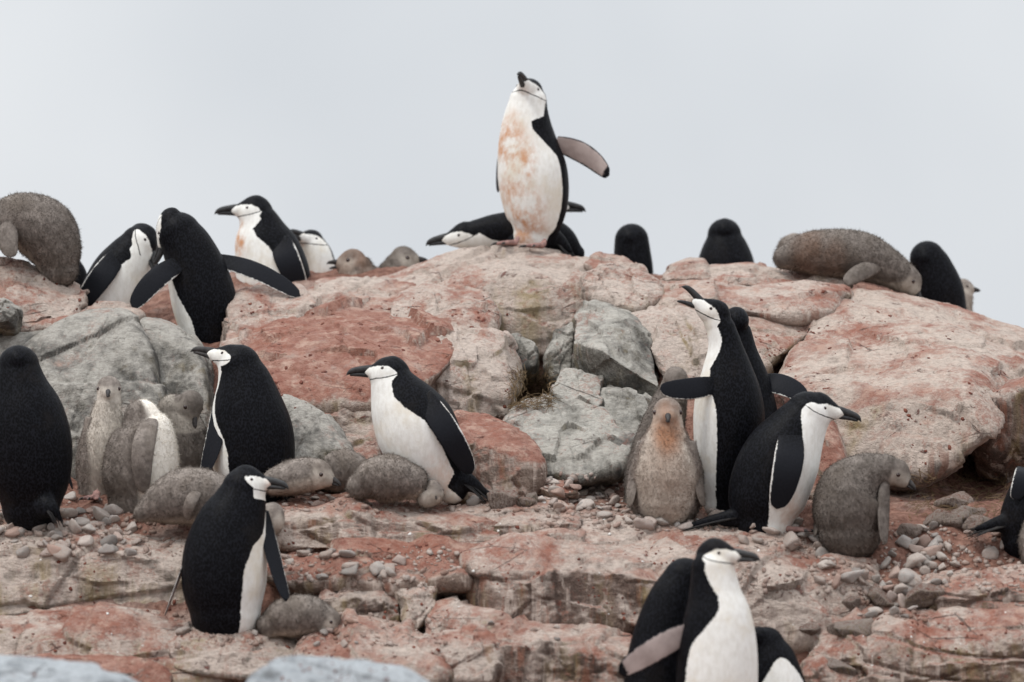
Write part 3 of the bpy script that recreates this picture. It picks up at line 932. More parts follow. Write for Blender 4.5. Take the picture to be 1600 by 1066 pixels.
def flipper(root_o, loc, r, t, width, normal, trail=1, sweep=0.12, bend=0.0, mat=None, chick=False, thick=0.16, tone=1.0):
    """r, t root and tip world points; normal = outward (dark) side; trail = +-1 which edge trails"""
    a = t - r
    L = np.linalg.norm(a)
    a = a / L
    n = unit(np.asarray(normal, float) - np.dot(normal, a) * a)
    wd = unit(np.cross(n, a)) * trail
    vs = np.linspace(0, 1, 30)
    prof = np.interp(vs, [0, .08, .2, .35, .55, .75, .88, .95, .985, 1], [.70, .80, .92, 1.0, .98, .88, .72, .55, .37, .06])
    nth = 26
    th = np.linspace(0, 2 * math.pi, nth, endpoint=False)
    rings, pat, und = [], [], []
    for v, p in zip(vs, prof):
        hw = width / 2 * p
        c = r + a * L * v + wd * width * sweep * (4 * (v - .45) ** 2 - .4) + n * bend * L * math.sin(math.pi * v)
        tk = max(0.0015, hw * thick * (1.25 - .6 * v))
        u = np.cos(th)
        rings.append(c + np.outer(u * hw, wd) + np.outer(np.sin(th) * tk, n))
        outer = np.sin(th) > -0.05
        po = (u - .93) * width / 2 - .006 * (1 - sstep(.08, .22, v))
        pi_ = np.minimum(.86 - np.abs(u + .05), (.90 - v) * 3) * width / 2
        pat.append(np.where(outer, po, pi_))
        und.append(np.where(np.sin(th) < 0.1, 1.0, 0.0))
    V, F = rings_mesh(rings)
    me = new_mesh('flipper', V - loc, F, mat or M_PLUM)
    if not chick:
        set_attr(me, 'pat', np.concatenate(pat))
        set_attr(me, 'under', np.concatenate(und))
        set_attr(me, 'wing', np.repeat(sstep(.02, .35, vs), nth))
    else:
        set_attr(me, 'pat', np.full(len(V), -0.02))
        set_attr(me, 'tone', np.full(len(V), tone))
    return link('flipper', me, root_o)


def tail_part(root_o, loc, base, tip, spread, n=9, seed=0, thick=0.006):
    g = np.random.default_rng(seed)
    V, F = [], []
    a = tip - base
    L = np.linalg.norm(a)
    a = a / L
    s = unit(np.cross(a, (0, -0.3, 1)))
    nn = unit(np.cross(s, a))
    for i in range(n):
        q = (i - (n - 1) / 2) / max(1, (n - 1) / 2)
        ln = L * (1 - .22 * abs(q)) * g.uniform(.86, 1.04)
        d = unit(a + s * q * spread + nn * g.normal(0, .045))
        b = base + s * q * .024 + nn * g.normal(0, .003)
        for k_ in range(5):
            v = k_ / 4
            w_ = thick * [1.3, 1.5, 1.2, .8, .12][k_]
            c = b + d * ln * v - nn * 0.02 * v * v
            V += [c + s * w_, c + nn * w_ * .45, c - s * w_, c - nn * w_ * .45]
        o_ = i * 20
        for k_ in range(4):
            for j in range(4):
                F.append((o_ + k_ * 4 + j, o_ + k_ * 4 + (j + 1) % 4, o_ + k_ * 4 + 4 + (j + 1) % 4, o_ + k_ * 4 + 4 + j))
        F.append((o_ + 16, o_ + 17, o_ + 18, o_ + 19))
        F.append((o_ + 3, o_ + 2, o_ + 1, o_))
    me = new_mesh('tail', np.array(V) - loc, F, M_TAIL)
    return link('tail', me, root_o)


def foot_part(root_o, loc, heel, fwd, length=0.085):
    f = unit((fwd[0], fwd[1], 0))
    s = np.array([-f[1], f[0], 0])
    u = np.array([0, 0, 1.0])
    parts, claws = [], []
    parts.append(local_loft([(-.01, .028, .012, .014), (0, .012, .014, .016), (.02, .009, .010, .018), (.045, .006, .006, .024), (.06, .004, .003, .024)], heel, (f, s, u), 10, 12))
    for ang in (-.42, 0, .42):
        d = f * math.cos(ang) + s * math.sin(ang)
        sd_ = np.array([-d[1], d[0], 0])
        ln = length * (1 if ang == 0 else .88)
        parts.append(local_loft([(0, .010, .010, .009), (ln * .4, .012, .008, .008), (ln * .7, .009, .0075, .0075), (ln, .006, .005, .006)], heel, (d, sd_, u), 12, 10))
        claws.append(local_loft([(ln - .006, .007, .005, .0045), (ln + .008, .006, .004, .003), (ln + .018, .001, .001, .001)], heel, (d, sd_, u), 6, 8))
    me = voxelize(parts, 0.0032, 3)
    shift(me, loc)
    me.materials.clear()
    me.materials.append(M_FOOT)
    me.polygons.foreach_set('use_smooth', [True] * len(me.polygons))
    fo = link('foot', me, root_o)
    for v, q in claws:
        link('claw', new_mesh('claw', v - loc, q, M_CLAW), fo)


W_DEF = [(0, 1.7), (.25, 1.75), (.5, 1.65), (.68, 1.45), (.78, 1.30), (.88, 1.5), (1, 1.65)]


def penguin(label, Y, nodes, belly, head, fwd, up=(0, 0, 1), s=1.0, hy=0.0, chick=False, w=None, rd=0.92, gape=0.0, flips=(), tail=None, feet=None,
            stains=(), name=None, group=None, fuzz=6000, vox=None, headpat=True, tone=1.0, cream=0.0, pale=None, bill=True, fuzzlen=1.0, dusty=False):
    m = mpp(Y)
    C0 = np.array([P(n[0], n[1], Y, n[3] if len(n) > 3 else 0.0) for n in nodes])
    R0 = np.array([n[2] * m for n in nodes])
    Q = catmull(np.column_stack([C0, R0]), 44)
    C, R = Q[:, :3], np.maximum(Q[:, 3], 0.008)
    rdv = np.full(len(C), rd)
    parts = [rings_mesh(frame_loft(C, R, rdv))]
    hc = P(head[0], head[1], Y, hy)
    f = unit(fwd)
    u = unit(np.asarray(up, float) - np.dot(up, f) * f)
    sd_ = np.cross(f, u)
    ax = (f, sd_, u)
    sc_ = s * (1.0 if chick else 1.08)
    hn = np.array(HEAD_C if chick else HEAD_A) * sc_
    parts.append(local_loft(hn, hc, ax, 26, 24))
    # neck bridge from the body's end to the skull
    e = C[-1]
    br = catmull(np.array([np.r_[C[-4], R[-4] * .98], np.r_[e, R[-1] * .97], np.r_[(e + hc) / 2, (R[-1] + .042 * sc_) / 2 * .98], np.r_[hc - f * .008 * sc_, .040 * sc_]]), 10)
    parts.append(rings_mesh(frame_loft(br[:, :3], br[:, 3], np.full(10, .92))))
    if tail:
        tb = P(tail[0], tail[1], Y, tail[4] if len(tail) > 4 else 0)
        te = P(tail[2], tail[3], Y, tail[4] if len(tail) > 4 else 0)
        rb = catmull(np.array([np.r_[C[10], R[10] * .62], np.r_[(C[4] + tb) / 2, R[4] * .55], np.r_[tb, .034], np.r_[tb + (te - tb) * .45, .016], np.r_[tb + (te - tb) * .62, .008]]), 14)
        parts.append(rings_mesh(frame_loft(rb[:, :3], rb[:, 3], np.full(14, .8))))
    me = voxelize(parts, vox or (0.0062 if chick else 0.0054), 4)
    X = coords_of(me)
    loc = np.array([C[0][0], C[0][1], (C[0][2] - R[0])])
    # ---- position along and around the spine
    T = np.gradient(C, axis=0)
    T /= np.linalg.norm(T, axis=1)[:, None]
    bl = np.array(belly, float)
    if bl.ndim == 1:
        bl = np.tile(bl, (len(C), 1))
    else:
        bl = catmull(bl, len(C))
    Bv = bl - (bl * T).sum(1)[:, None] * T
    Bv /= np.linalg.norm(Bv, axis=1)[:, None]
    Sv = np.cross(T, Bv)
    D = ((X[:, None, :] - C[None]) ** 2).sum(2)
    i = D.argmin(1)
    d = X - C[i]
    tt = i / (len(C) - 1.0) + (d * T[i]).sum(1) / max(1e-6, np.linalg.norm(np.diff(C, axis=0), axis=1).sum())
    th = np.abs(np.arctan2((d * Sv[i]).sum(1), (d * Bv[i]).sum(1)))
    ww = np.array(w or W_DEF)
    pb = (np.interp(tt, ww[:, 0], ww[:, 1]) - th) * R[i]
    if tail:
        ta = unit(te - tb)
        on = ((X - tb) @ ta > -.045) & (np.linalg.norm(np.cross(X - tb, ta), axis=1) < .06)
        pb = np.where(on, np.minimum(pb, -.02), pb)
    # ---- head pattern
    q = (X - hc) / sc_
    lx, ly, lz = q @ f, q @ sd_, q @ u
    dist = np.sqrt(lx ** 2 + ly ** 2 + lz ** 2)
    hw = 1 - sstep(.052, .080, dist)
    hw = hw * sstep(-.058, -.034, lz - .35 * np.maximum(lx - .02, 0) * 0)
    hw = np.maximum(hw, sstep(.018, .036, lx) * (1 - sstep(.085, .12, dist)) * sstep(-.075, -.05, lz))
    if chick:
        face = np.minimum(.010 - lz, lx + .012) if pale is None else np.full(len(X), pale[1])
        pbc = pb if pale is None else pb * 0 + np.where(pb > 0, pale[0], -.03)
        pat = pb * (1 - hw) + hw * face
        pat = np.clip(pat, -.03, .03)
    else:
        ph = np.minimum(np.interp(lx, CAPX, CAPZ) - lz, lx - np.interp(lz, [-.10, -.06, -.04, -.02, .02], [.055, .030, .004, -.034, -.042]))
        ph = np.where((pb > .004) & (lz < -.022), np.maximum(ph, .008), ph)
        if not headpat:
            ph = np.full(len(X), -.03)
        pat = pb * (1 - hw) + hw * ph * sc_
    stn = np.zeros(len(X))
    for sx_, sy_, sr, sv in stains:
        c = P(sx_, sy_, Y)
        rr = np.hypot(X[:, 0] - c[0], (X[:, 2] - c[2]) * (1.0 if len(stains) < 0 else .6)) / (sr * m)
        stn = np.maximum(stn, sv * sstep(1.25, .3, rr))
    set_attr(me, 'pat', pat)
    set_attr(me, 'stain', stn)
    if chick:
        set_attr(me, 'tone', np.full(len(X), tone))
        set_attr(me, 'cream', np.full(len(X), cream))
    if not chick:
        set_attr(me, 'strap', (lz - np.interp(lx, STX, STZ)) * sc_)
        set_attr(me, 'strapm', sstep(-.048, -.036, lx) * (1 - sstep(.062, .07, lx)) * (dist < .085) * (1.0 if headpat else 0.0))
    shift(me, loc)
    me.materials.clear()
    me.materials.append(M_DOWN if chick else M_PLUM)
    me.polygons.foreach_set('use_smooth', [True] * len(me.polygons))
    nm = name or ('penguin_chick' if chick else 'penguin')
    root = bpy.data.objects.new(nm, None)
    root.empty_display_size = 0.05
    COL.objects.link(root)
    root.location = loc
    tag(root, label, 'penguin chick' if chick else 'penguin', group)
    me.name = 'body'
    link('body', me, root)
    # ---- bill
    if bill:
        hinge = hc + (f * (.036 if chick else .048) + u * -.011) * sc_

        def rot(ax_, ang):
            f_, s_, u_ = ax_
            return (f_ * math.cos(ang) + u_ * math.sin(ang), s_, u_ * math.cos(ang) - f_ * math.sin(ang))
        bmt = M_BILLG if (chick or dusty) else M_BILL
        for nodes_, ang, nm_ in (((UP_C if chick else UP_A), gape * .45, 'bill'), ((LO_C if chick else LO_A), -gape * .55, 'lower_bill')):
            a2 = rot(ax, ang)
            off = np.array([.036 if chick else .048, -.011])
            nn = np.array([(x - off[0], z - off[1], rz, ry) for x, z, rz, ry in nodes_]) * sc_
            v, fq = local_loft(nn, hinge, a2, 16, 14)
            link(nm_, new_mesh(nm_, v - loc, fq, bmt), root)
    # ---- eyes
    if headpat:
        for sg in (-1, 1):
            tgt = hc + (f * .022 + sd_ * sg * .05 + u * (.0050)) * sc_ if not chick else hc + (f * .020 + sd_ * sg * .05 + u * .006) * sc_
            j = np.argmin(((X - tgt) ** 2).sum(1))
            c = X[j] - unit(X[j] - hc) * (.0022 if chick else .0027)
            U, F = ico(3)
            link('eye', new_mesh('eye', c + U * (.0076 if chick else .0056) * sc_ - loc, F, M_EYE), root)
    # ---- flippers (px, py, dy) root and tip
    bv = BVHTree.FromPolygons(X.tolist(), [tuple(p.vertices) for p in me.polygons])

    def skin(p):
        d_ = Vector(p).normalized()
        h_ = bv.ray_cast(Vector((0, 0, 0)), d_, 200)[0]
        return None if h_ is None else np.array(h_)
    fmeshes = []
    for fl in flips:
        r_, t_, wd, nrm = fl[:4]
        kw = dict(fl[4]) if len(fl) > 4 else {}
        rw, tw = P(r_[0], r_[1], Y, r_[2]), P(t_[0], t_[1], Y, t_[2])
        if r_[2] < -.05:
            hr, ht = skin(rw), skin(tw)
            if hr is not None:
                rw = rw * ((hr[1] + .016) / rw[1])
            if ht is not None:
                tw = tw * ((ht[1] - .014) / tw[1])
            need = 0.0
            for q_ in (.25, .4, .5, .6, .75):
                mp = rw + (tw - rw) * q_
                hm = skin(mp)
                if hm is not None:
                    need = max(need, (mp[1] - hm[1] + .010) / math.sin(math.pi * q_))
            if need > 0 and ht is not None or need > .02:
                kw['bend'] = min(.3, need / np.linalg.norm(tw - rw))
            nrm = (nrm[0] * .5, -1, nrm[2] * .5) if abs(nrm[0]) < .6 else nrm
        fo_ = flipper(root, loc, rw, tw, wd * m * (.80 if chick else .86), nrm, chick=chick, mat=M_DOWN if chick else M_PLUM,
                      thick=.42 if chick else .15, tone=tone, **kw)
        fmeshes.append(fo_.data)
    if tail:
        tail_part(root, loc, P(tail[0], tail[1], Y, tail[4] if len(tail) > 4 else 0), P(tail[2], tail[3], Y, tail[4] if len(tail) > 4 else 0), tail[5] if len(tail) > 5 else .16, seed=int(tail[0]))
    if feet:
        for fx, fy, dy, fd in feet:
            foot_part(root, loc, P(fx, fy, Y, dy), fd)
    # ---- loose down standing off the chick's body and flippers
    if chick and fuzz:
        g = np.random.default_rng(int(head[0] * 7 + head[1]))
        for bm_ in [me] + fmeshes:
            body = bm_ is me
            bm_.calc_loop_triangles()
            nt_ = len(bm_.loop_triangles)
            ti = np.empty(nt_ * 3, np.int32)
            bm_.loop_triangles.foreach_get('vertices', ti)
            ti = ti.reshape(-1, 3)
            X2 = coords_of(bm_)
            A, B, Cc = X2[ti[:, 0]], X2[ti[:, 1]], X2[ti[:, 2]]
            N_ = np.cross(B - A, Cc - A)
            ar = np.linalg.norm(N_, axis=1)
            N_ /= np.maximum(ar, 1e-12)[:, None]
            cnt = int(min(26000, 110000 * ar.sum() / 2))
            pick = g.choice(nt_, cnt, p=ar / ar.sum())
            uv = g.random((cnt, 2))
            fl_ = uv.sum(1) > 1
            uv[fl_] = 1 - uv[fl_]
            pt = A[pick] + (B - A)[pick] * uv[:, :1] + (Cc - A)[pick] * uv[:, 1:]
            nrm_ = N_[pick]
            src = ti[pick, 0]
            hd = np.linalg.norm(pt + loc - hc, axis=1) < .06 * sc_
            clump = np.column_stack([perlin((pt + loc) * 38 + 9.0 * k_) for k_ in range(3)])
            dirv = nrm_ * .50 + clump * .22 + g.normal(0, .28, (cnt, 3)) + np.array([0, 0, -.40])
            dirv /= np.linalg.norm(dirv, axis=1)[:, None]
            ln = np.where(hd, .0045, .0085 if body else .005) * g.uniform(.6, 1.4, cnt) * fuzzlen * np.where(g.random(cnt) < .14, 1.7, 1.0)
            sdv = np.cross(dirv, g.normal(size=(cnt, 3)))
            sdv /= np.linalg.norm(sdv, axis=1)[:, None]
            sdv *= np.where((np.cross(sdv, dirv) * nrm_).sum(1) < 0, -1.0, 1.0)[:, None]
            wv = np.where(hd, .0007, .0010)[:, None]
            base = pt - nrm_ * .0015
            V = np.stack([base - sdv * wv, base + sdv * wv, base + dirv * ln[:, None]], 1).reshape(-1, 3)
            dm = new_mesh('down', V, np.arange(cnt * 3).reshape(-1, 3), M_FUZZ)
            sn = nrm_ + clump * .10 + g.normal(0, .06, (cnt, 3))
            sn /= np.linalg.norm(sn, axis=1)[:, None]
            dm.normals_split_custom_set(np.repeat(sn, 3, axis=0).tolist())
            set_attr(dm, 'pat', np.repeat(pat[src], 3) if body else np.full(cnt * 3, -.02))
            set_attr(dm, 'stain', np.repeat(stn[src], 3) if body else np.zeros(cnt * 3))
            set_attr(dm, 'tone', np.full(cnt * 3, tone))
            set_attr(dm, 'cream', np.full(cnt * 3, cream))
            tag(link('down', dm, root), kind='stuff')
    return root


NRM = (0, -1, 0)
# ---------- adults
penguin('upright penguin with rust stained white front and one wing held out, atop the summit boulder', 10.9,
        [(832, 366, 30), (836, 345, 44), (836, 310, 53), (832, 270, 55), (826, 235, 49), (823, 205, 42), (823, 182, 36), (825, 160, 30)],
        [(-.70, -.72, 0)] * 3 + [(-.62, -.78, 0)], (826, 142), (-.22, -.84, .50), (.36, .45, .82), s=1.06, hy=-.01,
        w=[(0, 1.75), (.3, 1.75), (.5, 1.72), (.62, 1.35), (.72, 1.0), (.80, .95), (.86, 1.6), (1, 1.8)],
        flips=[((868, 222, .0), (953, 272, -.03), 44, (.35, .9, .5), dict(trail=1, sweep=.10, bend=.10)), ((783, 235, .06), (777, 300, .10), 30, (-.9, -.3, 0), {})],
        tail=(872, 378, 905, 402, .04, .22), feet=[(806, 384, -.10, (-.85, -.5)), (848, 388, -.11, (-.75, -.65))],
        stains=[(795, 225, 32, .95), (810, 260, 34, .9), (820, 345, 40, .9), (800, 300, 26, .75), (822, 375, 30, .8), (818, 137, 8, .9)])
penguin('penguin stretched flat on its belly behind the upright penguin, bill level', 11.05,
        [(900, 396, 14), (872, 376, 28), (825, 362, 33), (780, 362, 29), (748, 366, 24)], (0, -.25, -1), (722, 368), (-1, -.12, -.10), s=1.0,
        w=[(0, .5), (.6, .5), (.85, .8), (1, 1.4)], tail=(895, 392, 918, 404, .02, .2), flips=[((790, 368, -.06), (850, 388, -.08), 30, (0, -1, .3), {})])
penguin('penguin of which only the bill tip and chin show past the upright one', 11.2,
        [(852, 410, 26), (852, 375, 30), (856, 345, 24), (860, 330, 20)], (.9, -.2, 0), (858, 319), (1, -.1, -.03), s=1.0)
penguin('narrow dark penguin back poking up between summit boulder and pink terraces', 11.35,
        [(990, 460, 30), (990, 425, 31), (988, 395, 29), (987, 376, 27)], (.15, 1, 0), (986, 372), (.1, 1, -.02), s=.86, headpat=True, w=[(0, .9), (1, .9)])
penguin('broad shouldered black penguin back rising above the topmost pink terrace', 11.4,
        [(1134, 445, 46), (1134, 412, 45), (1133, 385, 36), (1132, 368, 27)], (-.1, 1, 0), (1132, 360), (-.05, 1, 0), s=.9, w=[(0, .9), (1, .9)])
penguin('dark penguin back beside the bowed head of the sprawled chick', 11.2,
        [(1478, 496, 34), (1470, 455, 36), (1458, 420, 31), (1449, 404, 28)], (.25, 1, 0), (1447, 403), (.1, 1, 0), s=.88, w=[(0, .9), (1, .9)])
penguin('tall penguin with a rusty breast patch gazing out over the crest', 10.95,
        [(426, 470, 52), (428, 440, 58), (421, 405, 55), (411, 373, 46), (405, 350, 34), (399, 335, 27)], (-.97, -.24, 0), (394, 326), (-1, -.06, .03), s=1.0,
        w=[(0, 1.7), (.3, 1.6), (.5, 1.45), (.62, 1.15), (.74, 1.0), (.85, 1.5), (1, 1.6)],
        flips=[((436, 372, -.10), (468, 456, -.10), 46, (.25, -1, .1), dict(trail=1))], stains=[(371, 380, 20, 1.0), (373, 360, 14, .8), (372, 405, 12, .8)])
penguin('small white fronted penguin with tilted head behind the rusty breasted one', 11.2,
        [(504, 455, 24), (502, 425, 25), (497, 402, 24), (490, 388, 22)], (-.25, -1, 0), (484, 376), (-.52, -.70, .34), (.2, .3, .9), s=.92, w=[(0, 1.5), (.6, 1.4), (1, 1.6)],
        flips=[((521, 405, .02), (524, 445, .03), 18, (.95, .1, 0), {})])
penguin('bowing penguin with white belly showing, head pressed to its partner', 10.55,
        [(165, 500, 40), (172, 468, 48), (186, 432, 46), (204, 402, 38), (217, 382, 30)], (.80, -.55, -.2), (227, 376), (.42, -.40, -.80), (.72, .05, .55), s=.98,
        w=[(0, 1.5), (.4, 1.35), (.65, 1.0), (.8, .75), (1, 1.3)],
        flips=[((186, 398, -.09), (125, 484, -.11), 44, (-.35, -.9, .25), dict(trail=-1))])
penguin('big black backed penguin with both wings spread, head bowed to its partner', 10.38,
        [(332, 566, 32), (328, 525, 43), (320, 475, 51), (308, 428, 48), (294, 390, 41), (280, 366, 35)], (-.86, .42, -.1), (264, 357), (-.30, .10, -.95), (.62, -.72, -.2), s=1.02,
        w=[(0, 1.5), (.3, 1.5), (.5, 1.15), (.7, .9), (1, 1.0)],
        flips=[((282, 408, -.06), (204, 478, -.12), 42, (-.4, -.85, .35), dict(trail=1, bend=.08)), ((338, 404, .02), (470, 460, -.04), 38, (.15, -.9, .5), dict(trail=-1, bend=.06))])
penguin('lone penguin seen from behind, all black, by the rounded grey boulder', 9.0,
        [(48, 792, 46), (48, 748, 62), (46, 695, 67), (40, 645, 60), (32, 603, 44), (29, 572, 33)], (-.2, 1, 0), (28, 562), (-.1, 1, 0), s=.95, w=[(0, 1.55), (.5, 1.2), (.75, .9), (1, 1.0)],
        flips=[((84, 660, .02), (113, 765, .05), 32, (1, -.12, 0), dict(trail=1))], tail=(78, 795, 104, 822, -.10, .25))
penguin('penguin looking up and away, black back towards us, above the lying chick', 9.25,
        [(396, 772, 44), (396, 735, 62), (395, 685, 65), (388, 640, 58), (382, 600, 45), (374, 572, 34)], (-.76, .65, 0), (357, 558), (-.93, .20, .32), (.3, .1, .95), s=.95,
        w=[(0, 1.62), (.3, 1.62), (.45, 1.45), (.6, 1.15), (.75, .98), (.9, 1.1), (1, 1.3)],
        flips=[((352, 606, -.02), (322, 742, -.09), 48, (-.65, -.75, .1), dict(trail=-1))], tail=(432, 762, 474, 785, -.04, .18), dusty=True)
penguin('cream bellied penguin leaning over the woolly chick ball, eyes shut', 9.1,
        [(706, 762, 26), (690, 742, 42), (668, 706, 60), (648, 666, 64), (628, 630, 53), (615, 604, 39), (608, 588, 31)], (-.88, -.32, -.3), (606, 579), (-1, -.08, .07), s=1.0,
        w=[(0, 1.8), (.3, 1.7), (.5, 1.55), (.62, 1.28), (.74, 1.10), (.86, 1.22), (1, 1.5)],
        flips=[((660, 618, -.12), (734, 742, -.10), 46, (.35, -1, .25), dict(trail=1))], stains=[(690, 748, 34, .35)], tail=(728, 752, 786, 788, -.02, .14))
penguin('brooding penguin looking back over its shoulder beside the drooping chick', 8.62,
        [(352, 955, 56), (350, 915, 66), (352, 868, 66), (362, 822, 57), (374, 788, 44), (381, 765, 35)], (.76, .64, 0), (390, 750), (.96, -.26, -.04), s=.98,
        w=[(0, 1.75), (.3, 1.72), (.5, 1.5), (.62, 1.1), (.78, .85), (.88, .55), (1, .55)],
        flips=[((410, 798, .02), (446, 940, -.08), 38, (.7, -.7, .1), dict(trail=1)), ((292, 868, .0), (258, 962, .0), 34, (-.97, .05, .2), dict(trail=1))],
        stains=[(425, 748, 12, .7)])
penguin('calling penguin with bill wide open and one wing stretched over the chicks', 9.2,
        [(1124, 785, 26), (1127, 752, 38), (1134, 705, 50), (1139, 655, 56), (1138, 612, 51), (1136, 572, 38), (1133, 540, 27), (1127, 515, 23)], (-.92, .38, 0), (1113, 487), (-.76, -.14, .62), (.6, -.02, .78), s=.98, gape=.62,
        w=[(0, 1.72), (.3, 1.62), (.5, 1.5), (.6, 1.28), (.7, 1.12), (.8, 1.5), (.9, 1.8), (1, 1.8)],
        flips=[((1120, 602, -.09), (1032, 612, -.14), 40, (0, -.9, .35), dict(trail=1, sweep=-.12, bend=.05))])
penguin('penguin half hidden behind the calling one, wing spread over the leaning bird', 9.5,
        [(1180, 770, 36), (1178, 705, 46), (1174, 650, 42), (1168, 600, 36), (1157, 552, 27), (1151, 522, 24)], (-.35, .93, 0), (1148, 500), (-.35, .93, .1), s=.92,
        w=[(0, 1.5), (.5, 1.2), (1, 1.1)], flips=[((1186, 594, .02), (1262, 618, -.05), 44, (.15, -.9, .4), dict(trail=-1, bend=.05))])
penguin('leaning penguin with bill thrust forward and long tail on the pink ledge', 9.0,
        [(1192, 815, 46), (1196, 785, 60), (1208, 745, 64), (1226, 706, 60), (1246, 672, 47), (1262, 648, 37)], (.90, -.30, -.12), (1284, 637), (.97, -.14, -.16), s=1.0,
        w=[(0, 1.1), (.25, 1.2), (.45, 1.3), (.62, 1.15), (.78, 1.0), (.9, 1.35), (1, 1.6)],
        flips=[((1238, 672, -.12), (1218, 796, -.14), 54, (-.1, -1, .1), dict(trail=-1))], stains=[(1235, 812, 30, .35)], tail=(1150, 808, 1034, 828, -.03, .08), feet=[(1230, 832, -.04, (1, -.3))])
penguin('white chested penguin nearest the lens with a pale wing underside spread', 7.95,
        [(1118, 1150, 58), (1120, 1070, 64), (1122, 1010, 61), (1121, 962, 53), (1117, 925, 41), (1114, 890, 34)],
        [(.30, -.95, 0), (.34, -.94, 0), (.45, -.9, 0), (.85, -.5, 0), (.85, -.5, 0), (.85, -.5, 0)], (1123, 865), (.92, -.38, .02), s=1.0,
        w=[(0, 1.3), (.4, 1.3), (.55, 1.25), (.66, 1.05), (.76, .95), (.88, 1.25), (1, 1.5)],
        flips=[((1078, 985, -.01), (966, 1050, -.06), 54, (-.1, .9, .45), dict(trail=-1, sweep=.05))])
penguin('black backed penguin bending low behind the white chested one', 8.2,
        [(1030, 1150, 56), (1028, 1070, 54), (1036, 1005, 50), (1052, 945, 43), (1070, 905, 34)], (.55, .83, 0), (1092, 902), (.8, .3, -.5), s=.95, w=[(0, 1.4), (1, 1.2)])
penguin('crouched penguin with a sliver of white belly low beside the white chested one', 8.25,
        [(1210, 1150, 56), (1210, 1085, 52), (1206, 1035, 40), (1198, 1006, 27)], (.35, -.93, 0), (1180, 1002), (-.5, .6, -.6), s=.8, w=[(0, 1.0), (.45, .85), (.68, .3), (.78, -.4), (1, -.5)],
        flips=[((1226, 1010, -.02), (1266, 1095, -.04), 34, (.85, -.4, .2), dict(trail=-1))], headpat=False)
penguin('black penguin at the frame edge with its tail fanned towards the overhang', 8.97,
        [(1602, 842, 38), (1606, 815, 45), (1620, 780, 46), (1644, 745, 42), (1662, 715, 34)], (.8, .6, .1), (1675, 690), (1, .2, 0), s=.95,
        flips=[((1602, 732, -.10), (1588, 782, -.12), 36, (-.2, -1, .1), dict(trail=-1))], tail=(1570, 818, 1498, 832, -.03, .14))
penguin('black penguin rump just showing behind the hunched chick at the frame edge', 10.8,
        [(122, 470, 16), (122, 445, 18), (118, 425, 16), (110, 412, 14)], (.3, 1, 0), (95, 412), (-.8, .5, 0), s=.6, w=[(0, .8), (1, .8)], headpat=False)

# ---------- chicks
CH = dict(chick=True)
WG = [(0, .5), (1, .5)]
penguin('big hunched grey chick with a drooping flipper on the pinkish crest boulder', 10.3,
        [(92, 420, 30), (86, 392, 42), (68, 360, 50), (34, 345, 44), (2, 352, 36)], (-.8, -.1, -.6), (-28, 365), (-.8, -.1, -.6), s=.95, w=WG, rd=1.0,
        flips=[((14, 345, -.12), (14, 402, -.13), 40, (0, -1, 0), {})], tone=0.8, **CH)
penguin('slender chick facing us with pale face and throat before the granite boulder', 9.4,
        [(154, 768, 30), (156, 730, 37), (160, 690, 35), (166, 655, 26), (170, 630, 20)], (.1, -1, 0), (170, 608), (.02, -1, -.12), s=.96,
        w=[(0, .5), (.3, .5), (.45, .7), (.7, 1.2), (1, 1.6)], flips=[((138, 652, -.02), (128, 755, -.04), 26, (-.8, -.6, 0), {})], feet=[(150, 782, -.10, (-.2, -1))], tone=1.02, cream=.1, **CH)
penguin('preening chick with a cream belly and its head hidden, back stained yellow', 9.2,
        [(215, 780, 46), (218, 750, 58), (222, 710, 57), (226, 672, 45), (222, 652, 28)], (.88, -.42, 0), (212, 670), (-.3, .85, -.3), s=.9, hy=.04, rd=.9,
        w=[(0, 1.0), (.3, 1.15), (.6, 1.25), (.85, 1.0), (1, .6)], flips=[((234, 655, -.11), (220, 770, -.13), 44, (-.1, -1, 0), {})], headpat=False, bill=False, tone=0.95, cream=1.0, **CH)
penguin('chick with its bill tucked down onto its chest behind the preening chick', 9.55,
        [(290, 760, 36), (290, 712, 40), (284, 672, 36), (272, 640, 25)], (-.6, -.7, 0), (299, 634), (.30, -.42, -.85), (.5, -.5, .6), s=.98, hy=-.04, w=[(0, .3), (.75, .4), (.9, 1.4), (1, 1.6)], tone=0.62, **CH)
penguin('chick sprawled on its belly behind the brooding penguin', 8.95,
        [(222, 802, 14), (250, 788, 32), (288, 776, 44), (326, 778, 42), (352, 792, 32)], (0, -.2, -1), (378, 800), (.9, -.2, -.3), s=.9, w=WG,
        flips=[((312, 762, -.11), (290, 812, -.13), 24, (-.2, -1, .2), {})], tone=1.02, **CH)
penguin('chick whose woolly head shows past the throat of the brooding penguin', 8.9,
        [(396, 835, 24), (408, 822, 26), (420, 812, 25)], (.3, -.4, -.8), (428, 806), (.5, .4, -.6), s=.85, w=WG, headpat=False, bill=False, **CH)
penguin('dozing chick with pale cheek resting against the larger bird', 9.15,
        [(430, 752, 22), (455, 746, 27), (480, 742, 27), (494, 741, 25)], (.2, -.5, -.8), (503, 741), (.86, -.35, -.30), s=.95, w=[(0, .6), (1, 1.1)], tone=1.1, **CH)
penguin('chick lying behind the dozing one with its back to the round boulder', 9.35,
        [(466, 735, 22), (500, 730, 33), (538, 738, 36), (572, 752, 28)], (0, -.2, -1), (590, 760), (.8, .2, -.5), s=.85, w=WG, headpat=False, tone=1.08, **CH)
penguin('ball of a chick with grey wool curled at the feet of the cream bellied penguin', 9.0,
        [(562, 760, 20), (582, 750, 33), (612, 747, 37), (640, 752, 28)], (0, -.2, -1), (630, 756), (.6, .6, -.5), s=.85, w=[(0, .2), (1, .2)], headpat=False, bill=False, fuzzlen=1.25, tone=1.12, **CH)
